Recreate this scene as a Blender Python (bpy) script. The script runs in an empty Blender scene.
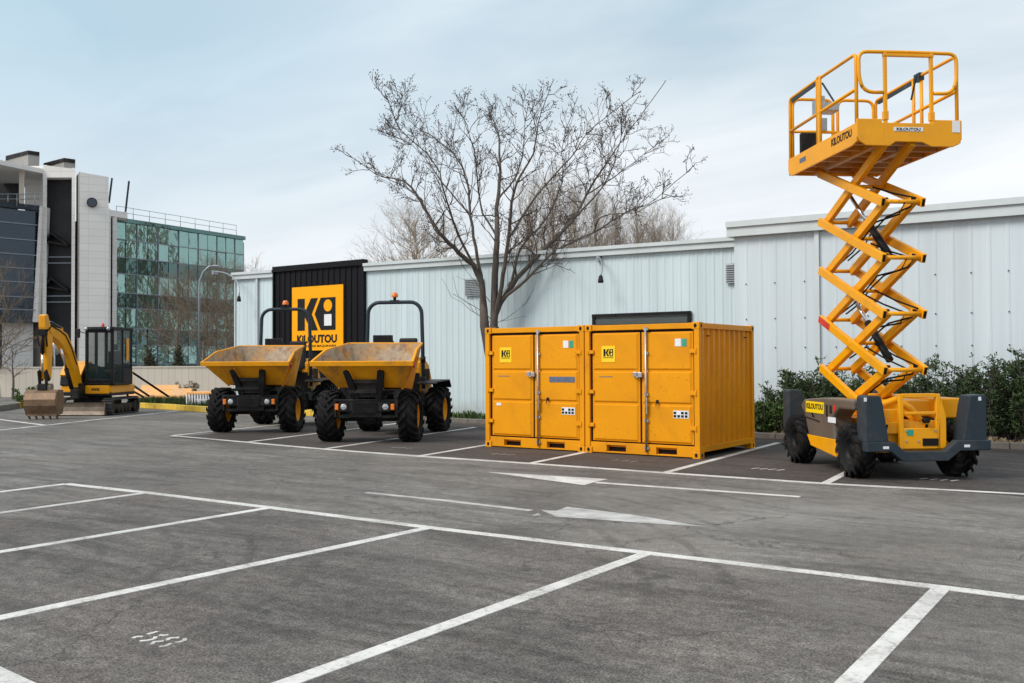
import bpy, bmesh, math, random
from mathutils import Vector, Matrix, noise
rnd = random.Random(7)
R = math.radians
scene = bpy.context.scene
COL = scene.collection

# ------------------------------------------------------------------ camera model (fitted to the parking lines)
F, YAW, PIT, ROL, EYE = 964.285, R(35.1405), R(1.1381), R(-0.2535), 1.6337
cy_, sy_, cp_, sp_ = math.cos(YAW), math.sin(YAW), math.cos(PIT), math.sin(PIT)
cr_, sr_ = math.cos(ROL), math.sin(ROL)
right0, up0, fwd = Vector((cy_, sy_, 0)), Vector((sy_*sp_, -cy_*sp_, cp_)), Vector((-sy_*cp_, cy_*cp_, sp_))
rightv = right0*cr_ + up0*sr_
upv = -right0*sr_ + up0*cr_
def ray(px, py):
    a, b = (px-512)/F, (341.5-py)/F
    a, b = a*cr_-b*sr_, a*sr_+b*cr_
    Y = cp_-b*sp_; Z = sp_+b*cp_
    return Vector((cy_*a-sy_*Y, sy_*a+cy_*Y, Z))
def gp(px, py, z=0.0):            # measured point on the ground
    r = ray(px, py); return Vector((0, 0, EYE)) + r*((z-EYE)/r.z)
def wp(px, py, v):                # measured point on a wall plane y = v
    r = ray(px, py); return Vector((0, 0, EYE)) + r*(v/r.y)
def dp(px, py, D):                # measured point at a given distance
    r = ray(px, py); return Vector((0, 0, EYE)) + r*(D/(-sy_*r.x+cy_*r.y))
cam_d = bpy.data.cameras.new('camera'); cam = bpy.data.objects.new('camera', cam_d); COL.objects.link(cam)
m = Matrix.Identity(4)
for i in range(3):
    m[i][0] = rightv[i]; m[i][1] = upv[i]; m[i][2] = -fwd[i]
m[2][3] = EYE
cam.matrix_world = m
cam_d.sensor_width = 36; cam_d.lens = F/1024*36; cam_d.clip_end = 2000; cam_d.clip_start = .1
cam_d.dof.use_dof = True; cam_d.dof.focus_distance = 13.5; cam_d.dof.aperture_fstop = 6.3
scene.camera = cam

# ------------------------------------------------------------------ materials
class NT:
    def __init__(s, name):
        s.m = bpy.data.materials.new(name); s.m.use_nodes = True
        s.n = s.m.node_tree.nodes; s.l = s.m.node_tree.links
        s.b = s.n['Principled BSDF']; s.tc = s.n.new('ShaderNodeTexCoord')
    def node(s, t, **k):
        n = s.n.new(t)
        for a, v in k.items():
            if a[0] == '_': n.inputs[a[1:].replace('_', ' ')].default_value = v
            else: setattr(n, a, v)
        return n
    def noise(s, scale, detail=4, rough=.55, vec=None, dist=0):
        n = s.node('ShaderNodeTexNoise'); n.inputs['Scale'].default_value = scale
        n.inputs['Detail'].default_value = detail; n.inputs['Roughness'].default_value = rough
        n.inputs['Distortion'].default_value = dist
        s.l.new(vec or s.tc.outputs['Object'], n.inputs['Vector']); return n.outputs['Fac']
    def map(s, scale, rot=(0, 0, 0)):
        n = s.node('ShaderNodeMapping'); n.inputs['Scale'].default_value = scale; n.inputs['Rotation'].default_value = rot
        s.l.new(s.tc.outputs['Object'], n.inputs['Vector']); return n.outputs[0]
    def ramp(s, fac, stops):
        n = s.node('ShaderNodeValToRGB'); e = n.color_ramp.elements
        while len(e) < len(stops): e.new(.5)
        for i, (p, c) in enumerate(stops):
            e[i].position = p; e[i].color = (*c, 1) if hasattr(c, '__len__') else (c, c, c, 1)
        s.l.new(fac, n.inputs[0]); return n.outputs[0]
    def mix(s, fac, a, b, mode='MIX'):
        n = s.node('ShaderNodeMix', data_type='RGBA', blend_type=mode)
        for i, v in ((0, fac), (6, a), (7, b)):
            if hasattr(v, 'is_linked') or hasattr(v, 'links'): s.l.new(v, n.inputs[i])
            else: n.inputs[i].default_value = v if i == 0 else ((*v, 1) if len(v) == 3 else v)
        return n.outputs[2]
    def math(s, op, a, b=0.):
        n = s.node('ShaderNodeMath', operation=op)
        for i, v in enumerate((a, b)):
            if hasattr(v, 'links'): s.l.new(v, n.inputs[i])
            else: n.inputs[i].default_value = v
        return n.outputs[0]
    def set(s, name, v):
        i = s.b.inputs[name]
        if hasattr(v, 'links'): s.l.new(v, i)
        else: i.default_value = (*v, 1) if (hasattr(v, '__len__') and len(v) == 3) else v
    def bump(s, h, strength=.3, dist=.01):
        n = s.node('ShaderNodeBump'); n.inputs['Strength'].default_value = strength; n.inputs['Distance'].default_value = dist
        s.l.new(h, n.inputs['Height']); s.l.new(n.outputs[0], s.b.inputs['Normal'])

def simple(name, col, rough=.5, metal=0., var=.12, scale=6, dirt=None, dirt_amt=.3, spec=.5, bump=0, chips=0):
    t = NT(name)
    if max(col) < .06: spec = min(spec, .18)
    oi = t.node('ShaderNodeObjectInfo'); va = t.node('ShaderNodeVectorMath', operation='MULTIPLY_ADD')
    t.l.new(oi.outputs['Random'], va.inputs[0]); va.inputs[1].default_value = (17, 11, 23); t.l.new(t.tc.outputs['Object'], va.inputs[2])
    ov = va.outputs[0]; base_noise = t.noise
    t.noise = lambda sc_, de=4, ro=.55, vec=None, dist=0: base_noise(sc_, de, ro, vec or ov, dist)
    f = t.noise(scale, 5, .6)
    lo = tuple(c*(1-var) for c in col); hi = tuple(min(1, c*(1+var)) for c in col)
    c = t.ramp(f, [(.3, lo), (.7, hi)])
    if dirt:
        g = t.noise(scale*.45, 6, .65, dist=.6)
        g = t.ramp(g, [(.5, 0.), (.72, dirt_amt)])
        c = t.mix(g, c, dirt)
    if chips:
        g = t.math('MULTIPLY', t.ramp(t.noise(34, 3, .6), [(.66, 0.), (.69, 1.)]), t.ramp(t.noise(1.6, 2), [(.5, 0.), (.62, chips)]))
        c = t.mix(g, c, (.13, .06, .025))
        sm = base_noise(5, 4, .6, t.map((9, 9, .35)))
        c = t.mix(t.math('MULTIPLY', t.ramp(sm, [(.62, 0.), (.74, .5*chips)]), t.ramp(t.noise(.9, 2), [(.45, 0.), (.6, 1.)])), c, tuple(x*.55 for x in col))
    t.set('Base Color', c); t.set('Metallic', metal)
    t.set('Roughness', t.math('ADD', t.math('MULTIPLY', t.noise(scale*2.3, 3), .2), rough-.1))
    t.set('Specular IOR Level', spec)
    if bump: t.bump(t.noise(scale*8, 4), bump, .004)
    return t.m
M = {}
M['yellow'] = simple('yellow_paint', (.77, .305, .003), .45, var=.05, scale=1.6, dirt=(.46, .17, .012), dirt_amt=.5, spec=.2, chips=1.0)
M['lift_yellow'] = simple('orange_yellow_paint', (.85, .36, .004), .34, var=.06, scale=2, dirt=(.42, .20, .045), dirt_amt=.35, spec=.32, chips=1.)
M['dump_yellow'] = simple('worn_yellow_paint', (.82, .345, .010), .5, var=.08, scale=3, dirt=(.30, .17, .06), dirt_amt=.85, spec=.2, chips=1.)
M['black'] = simple('black_metal', (.010, .010, .011), .45, var=.3, scale=7, dirt=(.06, .05, .045), dirt_amt=.4)
M['dark'] = simple('dark_steel', (.016, .016, .017), .5, var=.3, scale=6, dirt=(.09, .07, .055), dirt_amt=.5)
M['gasket'] = simple('rubber_gasket', (.012, .01, .009), .7)
M['rubber'] = simple('tyre_rubber', (.010, .010, .011), .8, var=.3, scale=9, dirt=(.06, .05, .04), dirt_amt=.4, bump=.3)
M['slate'] = simple('slate_paint', (.028, .040, .052), .45, var=.08, scale=3, dirt=(.13, .13, .12), dirt_amt=.3)
M['taupe'] = simple('taupe_paint', (.115, .095, .078), .33, var=.06, scale=3, dirt=(.2, .17, .14), dirt_amt=.3)
M['steel'] = simple('galvanised_steel', (.45, .45, .45), .38, metal=.8, var=.2, scale=15)
M['chrome'] = simple('polished_rod', (.7, .7, .72), .15, metal=1.)
M['wall_blue'] = None
M['white'] = simple('white_vinyl', (.75, .77, .8), .4, var=.03)
M['sticker_yellow'] = simple('yellow_vinyl', (.93, .62, .01), .35, var=.02)
M['sign_yellow'] = simple('sign_yellow', (.95, .40, .004), .5, spec=.15, var=.03)
M['ink'] = simple('black_ink', (.012, .012, .012), .5, var=.05)
M['navy'] = simple('navy_vinyl', (.1, .13, .2), .4, var=.3, scale=40)
M['green_v'] = simple('green_vinyl', (.02, .33, .22), .4, var=.2, scale=40)
M['red_v'] = simple('red_reflector', (.6, .03, .015), .3, var=.1)
M['amber'] = simple('amber_lens', (.8, .2, .02), .2, var=.1)
M['beacon'] = simple('beacon_lens', (.85, .2, .03), .15, var=.15)
M['concrete'] = simple('kerb_concrete', (.17, .155, .135), .85, var=.2, scale=5, dirt=(.1, .09, .08), dirt_amt=.7, bump=.3)
M['kerb_yellow'] = simple('kerb_yellow_paint', (.72, .48, .05), .7, var=.12, scale=5, dirt=(.3, .25, .15), dirt_amt=.6, bump=.3)
M['soil'] = simple('bed_soil', (.07, .055, .04), .95, var=.4, scale=4, bump=.6)
M['seat'] = simple('seat_vinyl', (.02, .02, .022), .5)
M['orange_plastic'] = simple('orange_plastic', (.80, .40, .13), .55, var=.15, scale=3, dirt=(.6, .45, .3), dirt_amt=.6)
M['grey_shutter'] = simple('grey_shutter', (.06, .075, .075), .5, var=.1)
M['vent'] = simple('vent_louver', (.36, .40, .42), .5, var=.1, metal=.2)
M['flash'] = simple('parapet_flashing', (.54, .60, .62), .45, var=.06, scale=1.2, dirt=(.3, .27, .22), dirt_amt=.35)
M['black_clad'] = simple('black_cladding', (.005, .005, .008), .6, var=.15, scale=1.5)
M['lamp_metal'] = simple('lamp_metal', (.30, .33, .36), .4, metal=.5)
M['roof'] = simple('roof_sheet', (.3, .3, .3), .7)
def metal_wall(name, col, dirtcol):
    t = NT(name)
    a = t.noise(1.0, 5, .6, t.map((2.6, 1, .10)))
    b = t.noise(.5, 4, .6)
    c = t.ramp(a, [(.3, tuple(x*.90 for x in col)), (.72, tuple(x*1.07 for x in col))])
    c = t.mix(t.ramp(b, [(.45, 0.), (.75, .3)]), c, dirtcol)
    sz = t.node('ShaderNodeSeparateXYZ'); t.l.new(t.tc.outputs['Object'], sz.inputs[0])
    sp = t.math('MULTIPLY', t.ramp(sz.outputs[2], [(.12, .8), (.55, 0.)]), t.ramp(t.noise(3, 6, .7), [(.35, .1), (.65, 1.)]))
    c = t.mix(sp, c, (.24, .22, .19))
    stk = t.math('MULTIPLY', t.ramp(t.noise(2.2, 4, .6, t.map((7, 1, .12))), [(.56, 0.), (.72, .35)]), t.ramp(t.noise(.35, 2), [(.42, 0.), (.6, 1.)]))
    c = t.mix(stk, c, tuple(x*.62 for x in col))
    t.set('Base Color', c); t.set('Roughness', .42); t.set('Specular IOR Level', .4)
    t.bump(t.noise(.9, 3, .5, t.map((1.3, 1, .5))), .2, .015)
    return t.m
M['wall_blue'] = metal_wall('pale_blue_cladding', (.57, .68, .715), (.47, .56, .60))
M['wall_grey'] = metal_wall('pale_grey_cladding', (.57, .655, .705), (.56, .57, .58))
def asphalt(name, lo, hi, tint, patch):
    t = NT(name)
    big = t.noise(.34, 7, .66, t.map((.7, 1.2, 1)), .8)
    st = t.noise(1.2, 7, .72, t.map((.35, 1.8, 1), (0, 0, R(4))), 1.3)
    fine = t.noise(75, 3, .8)
    mid = t.noise(9, 6, .75)
    c = t.ramp(big, [(.34, lo), (.66, hi)])
    c = t.mix(t.ramp(st, [(.38, .8), (.56, 0.)]), c, patch)
    c = t.mix(t.ramp(t.noise(.42, 4, .6, t.map((1, 1.1, 1)), .3), [(.45, 0.), (.7, .45)]), c, tint)
    c = t.mix(.75, c, t.ramp(mid, [(.30, .22), (.70, .78)]), 'OVERLAY')
    c = t.mix(.72, c, t.ramp(fine, [(.36, .0), (.5, .48), (.64, 1.)]), 'OVERLAY')
    pale = t.math('MULTIPLY', t.ramp(t.noise(.16, 5, .6, t.map((.6, 1.2, 1)), .8), [(.50, 0.), (.62, .55)]), t.ramp(t.noise(2.4, 5, .7), [(.3, .3), (.7, 1.)]))
    c = t.mix(pale, c, tuple(x*1.25 for x in hi))
    arcn = t.node('ShaderNodeTexWave', wave_type='RINGS', rings_direction='Z'); arcn.inputs['Scale'].default_value = .5; arcn.inputs['Distortion'].default_value = 2.5; arcn.inputs['Detail'].default_value = 3; arcn.inputs['Detail Scale'].default_value = .6
    ml = t.node('ShaderNodeMapping'); ml.inputs['Location'].default_value = (9, -3, 0); t.l.new(t.tc.outputs['Object'], ml.inputs[0]); t.l.new(ml.outputs[0], arcn.inputs['Vector'])
    ty = t.math('MULTIPLY', t.ramp(arcn.outputs['Fac'], [(.90, 0.), (.97, .55)]), t.math('MULTIPLY', t.ramp(t.noise(.35, 3, .6), [(.48, 0.), (.60, 1.)]), t.ramp(t.noise(7, 4, .7), [(.4, .3), (.6, 1.)])))
    c = t.mix(ty, c, tuple(x*.55 for x in lo))
    v = t.node('ShaderNodeTexVoronoi'); v.inputs['Scale'].default_value = 85; t.l.new(t.tc.outputs['Object'], v.inputs['Vector'])
    sp = t.ramp(v.outputs['Distance'], [(.12, .45), (.22, 0.)])
    sp2 = t.math('MULTIPLY', sp, t.ramp(t.noise(30, 2), [(.5, 0.), (.6, 1.)]))
    c = t.mix(sp2, c, (.34, .33, .31))
    # crack lines and oil spots belonging to the surface
    w = t.node('ShaderNodeTexVoronoi', feature='DISTANCE_TO_EDGE'); w.inputs['Scale'].default_value = .42
    dn = t.node('ShaderNodeVectorMath', operation='ADD')
    nz = t.node('ShaderNodeTexNoise'); nz.inputs['Scale'].default_value = 2.2; nz.inputs['Detail'].default_value = 5
    t.l.new(t.tc.outputs['Object'], nz.inputs['Vector'])
    t.l.new(t.tc.outputs['Object'], dn.inputs[0]); t.l.new(nz.outputs['Color'], dn.inputs[1])
    t.l.new(dn.outputs[0], w.inputs['Vector'])
    cr = t.math('MULTIPLY', t.ramp(w.outputs['Distance'], [(.0, .7), (.009, 0.)]), t.ramp(t.noise(.4, 2), [(.44, 0.), (.54, 1.)]))
    c = t.mix(cr, c, (.03, .03, .03))
    oil = t.ramp(t.noise(1.3, 3, .5), [(.665, 0.), (.74, .6)])
    c = t.mix(oil, c, (.05, .048, .045))
    t.set('Base Color', c)
    t.set('Roughness', t.math('ADD', t.math('MULTIPLY', mid, .25), .68)); t.set('Specular IOR Level', .35)
    t.bump(t.math('ADD', t.math('MULTIPLY', fine, 1.), t.math('MULTIPLY', mid, 1.2)), .55, .006)
    return t.m
M['asphalt'] = asphalt('lane_asphalt', (.108, .100, .092), (.235, .222, .206), (.20, .172, .150), (.082, .075, .068))
M['asphalt_bay'] = asphalt('bay_asphalt', (.046, .040, .038), (.098, .086, .082), (.085, .070, .064), (.036, .031, .029))
M['asphalt_front'] = asphalt('front_bay_asphalt', (.092, .084, .078), (.195, .180, .166), (.175, .146, .130), (.062, .056, .051))
def paint_mat():
    t = NT('road_paint')
    f = t.noise(26, 5, .8); g = t.noise(2.2, 5, .7)
    c = t.ramp(g, [(.3, (.54, .52, .49)), (.7, (.76, .745, .72))])
    w = t.math('ADD', t.math('MULTIPLY', f, .65), t.math('MULTIPLY', g, .35))
    c = t.mix(t.ramp(w, [(.36, .85), (.50, 0.)]), c, (.19, .18, .17)); c = t.mix(t.ramp(t.noise(.8, 4, .6), [(.5, 0.), (.66, .42)]), c, (.24, .23, .22))
    t.set('Base Color', c); t.set('Roughness', .65); t.bump(f, .2, .004)
    return t.m
M['paint'] = paint_mat()
M['paint_worn'] = simple('worn_road_paint', (.47, .465, .45), .7, var=.25, scale=5, dirt=(.20, .19, .18), dirt_amt=.95)
M['paint_faded'] = simple('faded_road_paint', (.33, .33, .32), .7, var=.35, scale=9, dirt=(.15, .145, .14), dirt_amt=.9)
M['skip_out'] = simple('grimy_skip_paint', (.74, .31, .010), .6, var=.12, scale=2.5, dirt=(.24, .125, .045), dirt_amt=.95, spec=.12, chips=1.)
def skip_in():
    t = NT('dusty_skip_inside')
    a = t.noise(2.2, 6, .7, dist=.8); b = t.noise(7, 6, .7)
    c = t.ramp(b, [(.3, (.22, .165, .115)), (.7, (.44, .35, .25))])
    c = t.mix(t.ramp(a, [(.44, 0.), (.62, .85)]), c, (.52, .25, .05))
    c = t.mix(t.ramp(t.noise(4, 5, .7, dist=.3), [(.52, 0.), (.64, .7)]), c, (.18, .09, .05))
    oi = t.node('ShaderNodeObjectInfo'); t.set('Base Color', c); t.set('Roughness', .8); t.bump(b, .3, .01)
    return t.m
M['skip_in'] = skip_in()
M['rust'] = simple('worn_brown_steel', (.20, .125, .075), .5, metal=.35, var=.3, scale=5, dirt=(.30, .20, .12), dirt_amt=.6, bump=.2)
M['blade'] = simple('worn_blade_steel', (.24, .19, .145), .5, metal=.3, var=.25, scale=5, dirt=(.12, .09, .07), dirt_amt=.7, bump=.2)
M['track'] = simple('track_rubber', (.05, .052, .054), .7, var=.3, scale=9, dirt=(.16, .14, .12), dirt_amt=.5)
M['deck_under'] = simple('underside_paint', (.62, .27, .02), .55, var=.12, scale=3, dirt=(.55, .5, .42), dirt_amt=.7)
def bark(name, a, b, s=14):
    t = NT(name); f = t.noise(s, 6, .7, t.map((1, 1, .25)))
    t.set('Base Color', t.ramp(f, [(.3, a), (.7, b)])); t.set('Roughness', .9); t.bump(f, .6, .01); return t.m
M['bark'] = bark('tree_bark', (.055, .044, .036), (.15, .12, .10))
M['twig'] = bark('twig_bark', (.065, .052, .048), (.15, .12, .11))
M['seed'] = bark('seed_clusters', (.045, .035, .03), (.13, .10, .07), 30)
M['pale_twig'] = bark('pale_twigs', (.30, .235, .17), (.48, .39, .30), 5)
M['brown_twig'] = bark('brown_twigs', (.15, .11, .075), (.28, .21, .15), 5)
def leafm(name, a, b):
    t = NT(name)
    gi = t.node('ShaderNodeNewGeometry')
    f = t.math('ADD', t.math('MULTIPLY', gi.outputs['Random Per Island'], .6), t.math('MULTIPLY', t.noise(2.5, 3), .5))
    t.set('Base Color', t.ramp(f, [(.25, a), (.85, b)])); t.set('Roughness', .6); t.set('Specular IOR Level', .3)
    return t.m
M['conifer'] = leafm('conifer_needles', (.012, .026, .009), (.075, .125, .04))
M['brown_conifer'] = leafm('brownish_conifer', (.025, .025, .012), (.09, .08, .04))
M['leaf'] = leafm('shrub_leaves', (.025, .055, .012), (.085, .15, .035))
M['grass'] = leafm('grass_blades', (.02, .045, .012), (.07, .11, .035))
M['dry'] = leafm('dry_twigs', (.16, .12, .07), (.34, .26, .16))
def glassy(name, tint, rough, mixv, base):
    t = NT(name)
    g = t.node('ShaderNodeBsdfGlossy'); g.inputs['Color'].default_value = (*tint, 1); g.inputs['Roughness'].default_value = rough
    t.set('Base Color', base); t.set('Roughness', .2)
    bn = t.node('ShaderNodeBump'); bn.inputs['Strength'].default_value = .8; bn.inputs['Distance'].default_value = .07
    t.l.new(t.noise(.8, 3), bn.inputs['Height']); t.l.new(bn.outputs[0], g.inputs['Normal'])
    mx = t.node('ShaderNodeMixShader'); mx.inputs[0].default_value = mixv
    t.l.new(t.b.outputs[0], mx.inputs[1]); t.l.new(g.outputs[0], mx.inputs[2])
    t.l.new(mx.outputs[0], t.n['Material Output'].inputs[0]); return t.m
M['teal_glass'] = glassy('teal_curtain_glass', (.36, .58, .55), .03, .60, (.018, .065, .056))
M['teal_dark'] = glassy('dark_teal_glass', (.15, .28, .27), .04, .5, (.008, .025, .025))
M['navy_glass'] = glassy('dark_office_glass', (.07, .10, .13), .05, .4, (.006, .008, .013))
M['recess'] = simple('dark_recess', (.03, .031, .033), .5, var=.3, scale=.4)
M['louvre'] = simple('thin_floor_trim', (.22, .25, .30), .4)
def panels(name, col, sc):
    t = NT(name)
    b = t.node('ShaderNodeTexBrick'); b.offset = 0
    b.inputs['Scale'].default_value = 1; b.inputs['Brick Width'].default_value = sc[0]; b.inputs['Row Height'].default_value = sc[1]
    b.inputs['Mortar Size'].default_value = .025
    b.inputs['Color1'].default_value = (*col, 1); b.inputs['Color2'].default_value = (*[c*.94 for c in col], 1)
    b.inputs['Mortar'].default_value = (*[c*.80 for c in col], 1)
    s = t.node('ShaderNodeSeparateXYZ'); t.l.new(t.tc.outputs['Object'], s.inputs[0])
    c = t.node('ShaderNodeCombineXYZ')
    t.l.new(t.math('ADD', s.outputs[0], s.outputs[1]), c.inputs[0]); t.l.new(s.outputs[2], c.inputs[1])
    t.l.new(c.outputs[0], b.inputs['Vector'])
    cc = t.mix(t.ramp(t.noise(.6, 5, .6), [(.45, 0.), (.75, .25)]), b.outputs[0], tuple(x*.7 for x in col))
    t.set('Base Color', cc); t.set('Roughness', .8); return t.m
M['stone'] = panels('pale_stone_panels', (.80, .78, .75), (1.6, .55))
M['stone_grey'] = simple('grey_concrete_trim', (.30, .29, .28), .8, var=.1, scale=1)
M['cream'] = panels('cream_low_wall', (.66, .59, .50), (.45, 3))
M['cab_glass'] = None
t = NT('cab_glass'); t.set('Base Color', (.02, .05, .05)); t.set('Roughness', .02); t.set('Alpha', .38); t.set('Specular IOR Level', .5)
M['cab_glass'] = t.m
t = NT('headlight_lens'); t.set('Base Color', t.ramp(t.noise(40, 2), [(.35, (.25, .27, .3)), (.65, (.6, .62, .65))])); t.set('Roughness', .15); t.set('Metallic', .3); M['lens'] = t.m

# ------------------------------------------------------------------ mesh builder
class MB:
    def __init__(s): s.v = []; s.f = []; s.sm = []; s.mi = []
    def add(s, vs, fs, smooth=False, mi=0):
        o = len(s.v); s.v += [tuple(v) for v in vs]
        for f in fs: s.f.append([i+o for i in f]); s.sm.append(smooth); s.mi.append(mi)
        return s
    def box(s, x0, x1, y0, y1, z0, z1, mi=0):
        v = [(x, y, z) for z in (z0, z1) for y in (y0, y1) for x in (x0, x1)]
        return s.add(v, [(0, 2, 3, 1), (4, 5, 7, 6), (0, 1, 5, 4), (2, 6, 7, 3), (0, 4, 6, 2), (1, 3, 7, 5)], False, mi)
    def beam(s, p0, p1, w, h, mi=0, side=None):
        p0, p1 = Vector(p0), Vector(p1); d = (p1-p0).normalized()
        a = Vector(side) if side else (Vector((0, 0, 1)).cross(d) if abs(d.z) < .99 else Vector((1, 0, 0)))
        a = (a - d*a.dot(d)).normalized(); b = d.cross(a).normalized()
        vs = []
        for p in (p0, p1):
            for i, j in ((-1, -1), (1, -1), (1, 1), (-1, 1)): vs.append(p+a*(i*w/2)+b*(j*h/2))
        return s.add(vs, [(3, 2, 1, 0), (4, 5, 6, 7), (0, 1, 5, 4), (1, 2, 6, 5), (2, 3, 7, 6), (3, 0, 4, 7)], False, mi)
    def tube(s, pts, r, n=8, mi=0, cap=True):
        pts = [Vector(p) for p in pts]; rs = r if hasattr(r, '__len__') else [r]*len(pts)
        vs = []; a = None
        for i, p in enumerate(pts):
            d = (pts[min(i+1, len(pts)-1)]-pts[max(i-1, 0)]).normalized()
            if a is None: a = d.orthogonal().normalized()
            a = (a-d*a.dot(d)).normalized(); b = d.cross(a)
            for k in range(n):
                t = 2*math.pi*k/n; vs.append(p+(a*math.cos(t)+b*math.sin(t))*rs[i])
        fs = []
        for i in range(len(pts)-1):
            for k in range(n):
                k2 = (k+1) % n; fs.append((i*n+k, i*n+k2, (i+1)*n+k2, (i+1)*n+k))
        s.add(vs, fs, True, mi)
        if cap and n > 3:
            o = len(s.v)-len(vs)
            s.f.append([o+k for k in range(n)][::-1]); s.sm.append(False); s.mi.append(mi)
            s.f.append([o+(len(pts)-1)*n+k for k in range(n)]); s.sm.append(False); s.mi.append(mi)
        return s
    def cyl(s, p0, p1, r, n=20, mi=0, r2=None): return s.tube([p0, p1], [r, r if r2 is None else r2], n, mi)
    def prism(s, poly, off, mi=0):      # polygon extruded by vector
        n = len(poly); off = Vector(off); p = [Vector(q) for q in poly]
        vs = p+[q+off for q in p]
        return s.add(vs, [tuple(range(n))[::-1], tuple(range(n, 2*n))]+[(i, (i+1) % n, n+(i+1) % n, n+i) for i in range(n)], False, mi)
    def lathe(s, prof, axis='x', n=32, c=(0, 0, 0), mi=0, smooth=True):  # prof: (along, radius)
        vs = []
        for a, r in prof:
            for k in range(n):
                t = 2*math.pi*k/n; u, w = r*math.cos(t), r*math.sin(t)
                p = {'x': (a, u, w), 'y': (u, a, w), 'z': (u, w, a)}[axis]
                vs.append((p[0]+c[0], p[1]+c[1], p[2]+c[2]))
        fs = [(i*n+k, i*n+(k+1) % n, (i+1)*n+(k+1) % n, (i+1)*n+k) for i in range(len(prof)-1) for k in range(n)]
        return s.add(vs, fs, smooth, mi)
    def xf(s, mat, start=0):
        for i in range(start, len(s.v)): s.v[i] = tuple(mat @ Vector(s.v[i]))
        return s
    def build(s, name, mat, parent=None, bevel=0, recalc=True):
        me = bpy.data.meshes.new(name); me.from_pydata(s.v, [], s.f)
        for mm in (mat if isinstance(mat, (list, tuple)) else [mat]): me.materials.append(mm)
        me.polygons.foreach_set('use_smooth', s.sm); me.polygons.foreach_set('material_index', s.mi)
        if recalc:
            b = bmesh.new(); b.from_mesh(me); bmesh.ops.recalc_face_normals(b, faces=b.faces); b.to_mesh(me); b.free()
        o = bpy.data.objects.new(name, me); COL.objects.link(o)
        if parent: o.parent = parent
        if bevel:
            b = o.modifiers.new('bevel', 'BEVEL'); b.width = bevel; b.segments = 2; b.limit_method = 'ANGLE'; b.angle_limit = R(42)
        return o
def tag(o, label=None, cat=None, group=None, kind=None):
    if label: o['label'] = label
    if cat: o['category'] = cat
    if group: o['group'] = group
    if kind: o['kind'] = kind
    return o
def empty(name, loc, rz=0, label=None, cat=None, group=None):
    o = bpy.data.objects.new(name, None); COL.objects.link(o); o.location = loc; o.rotation_euler = (0, 0, rz)
    o.empty_display_size = .2
    return tag(o, label, cat, group)
def copy_tree(o, parent=None):
    c = o.copy(); COL.objects.link(c); c.parent = parent
    for ch in list(o.children): copy_tree(ch, c)
    return c
def arc(c, r, a0, a1, n, plane='xz'):
    out = []
    for i in range(n+1):
        t = a0+(a1-a0)*i/n; u, w = r*math.cos(t), r*math.sin(t)
        out.append((c[0]+u, c[1], c[2]+w) if plane == 'xz' else ((c[0], c[1]+u, c[2]+w) if plane == 'yz' else (c[0]+u, c[1]+w, c[2])))
    return out
def text(name, body, mat, parent, loc, rot, size, width=None, off=.0, depth=.002, bold=.012, squash=1.0, mb_only=False):
    cu = bpy.data.curves.new('t', 'FONT'); cu.body = body; cu.size = 1; cu.offset = bold; cu.extrude = depth/size/2
    cu.align_x = 'LEFT'; cu.resolution_u = 3
    ob = bpy.data.objects.new('t', cu); COL.objects.link(ob)
    dg = bpy.context.evaluated_depsgraph_get()
    me = bpy.data.meshes.new_from_object(ob.evaluated_get(dg)); bpy.data.objects.remove(ob)
    xs = [v.co.x for v in me.vertices]; ys = [v.co.y for v in me.vertices]
    h = max(ys)-min(ys); w = max(xs)-min(xs)
    sy = size/h; sx = (width/w) if width else sy*squash
    for v in me.vertices:
        v.co = Vector(((v.co.x-min(xs))*sx, (v.co.y-min(ys))*sy, v.co.z*size))
    me.materials.append(mat)
    o = bpy.data.objects.new(name, me); COL.objects.link(o)
    if parent: o.parent = parent
    o.location = loc; o.rotation_euler = rot
    return o
FR = (R(90), 0, 0)        # text standing up and facing -y

# ------------------------------------------------------------------ world and light
w = bpy.data.worlds.new('World'); scene.world = w; w.use_nodes = True
n, l = w.node_tree.nodes, w.node_tree.links
bg = n['Background']
sky = n.new('ShaderNodeTexSky'); sky.sky_type = 'NISHITA'; sky.sun_disc = False
SUN_EL, SUN_AZ = R(44), R(205)      # azimuth from +y, clockwise
sky.sun_elevation = SUN_EL; sky.sun_rotation = SUN_AZ; sky.air_density = 1.2; sky.dust_density = 2.0; sky.ozone_density = 1.5
tc = n.new('ShaderNodeTexCoord')
sep = n.new('ShaderNodeSeparateXYZ'); l.new(tc.outputs['Generated'], sep.inputs[0])
def wm(op, a, b=0., c=None):
    k = n.new('ShaderNodeMath'); k.operation = op
    for i, v in enumerate((a, b)):
        if hasattr(v, 'links'): l.new(v, k.inputs[i])
        else: k.inputs[i].default_value = v
    return k.outputs[0]
zz = wm('ADD', wm('MAXIMUM', sep.outputs[2], 0.), .16)
cx = n.new('ShaderNodeCombineXYZ'); l.new(wm('DIVIDE', sep.outputs[0], zz), cx.inputs[0]); l.new(wm('DIVIDE', sep.outputs[1], zz), cx.inputs[1])
mp = n.new('ShaderNodeMapping'); mp.inputs['Rotation'].default_value = (0, 0, R(25)); mp.inputs['Scale'].default_value = (.9, 1.8, 1); l.new(cx.outputs[0], mp.inputs[0])
nz = n.new('ShaderNodeTexNoise'); nz.inputs['Scale'].default_value = .55; nz.inputs['Detail'].default_value = 5; nz.inputs['Roughness'].default_value = .5; nz.inputs['Distortion'].default_value = .5
l.new(mp.outputs[0], nz.inputs['Vector'])
rp = n.new('ShaderNodeValToRGB'); rp.color_ramp.elements[0].position = .34; rp.color_ramp.elements[1].position = .56
l.new(nz.outputs['Fac'], rp.inputs[0])
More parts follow.
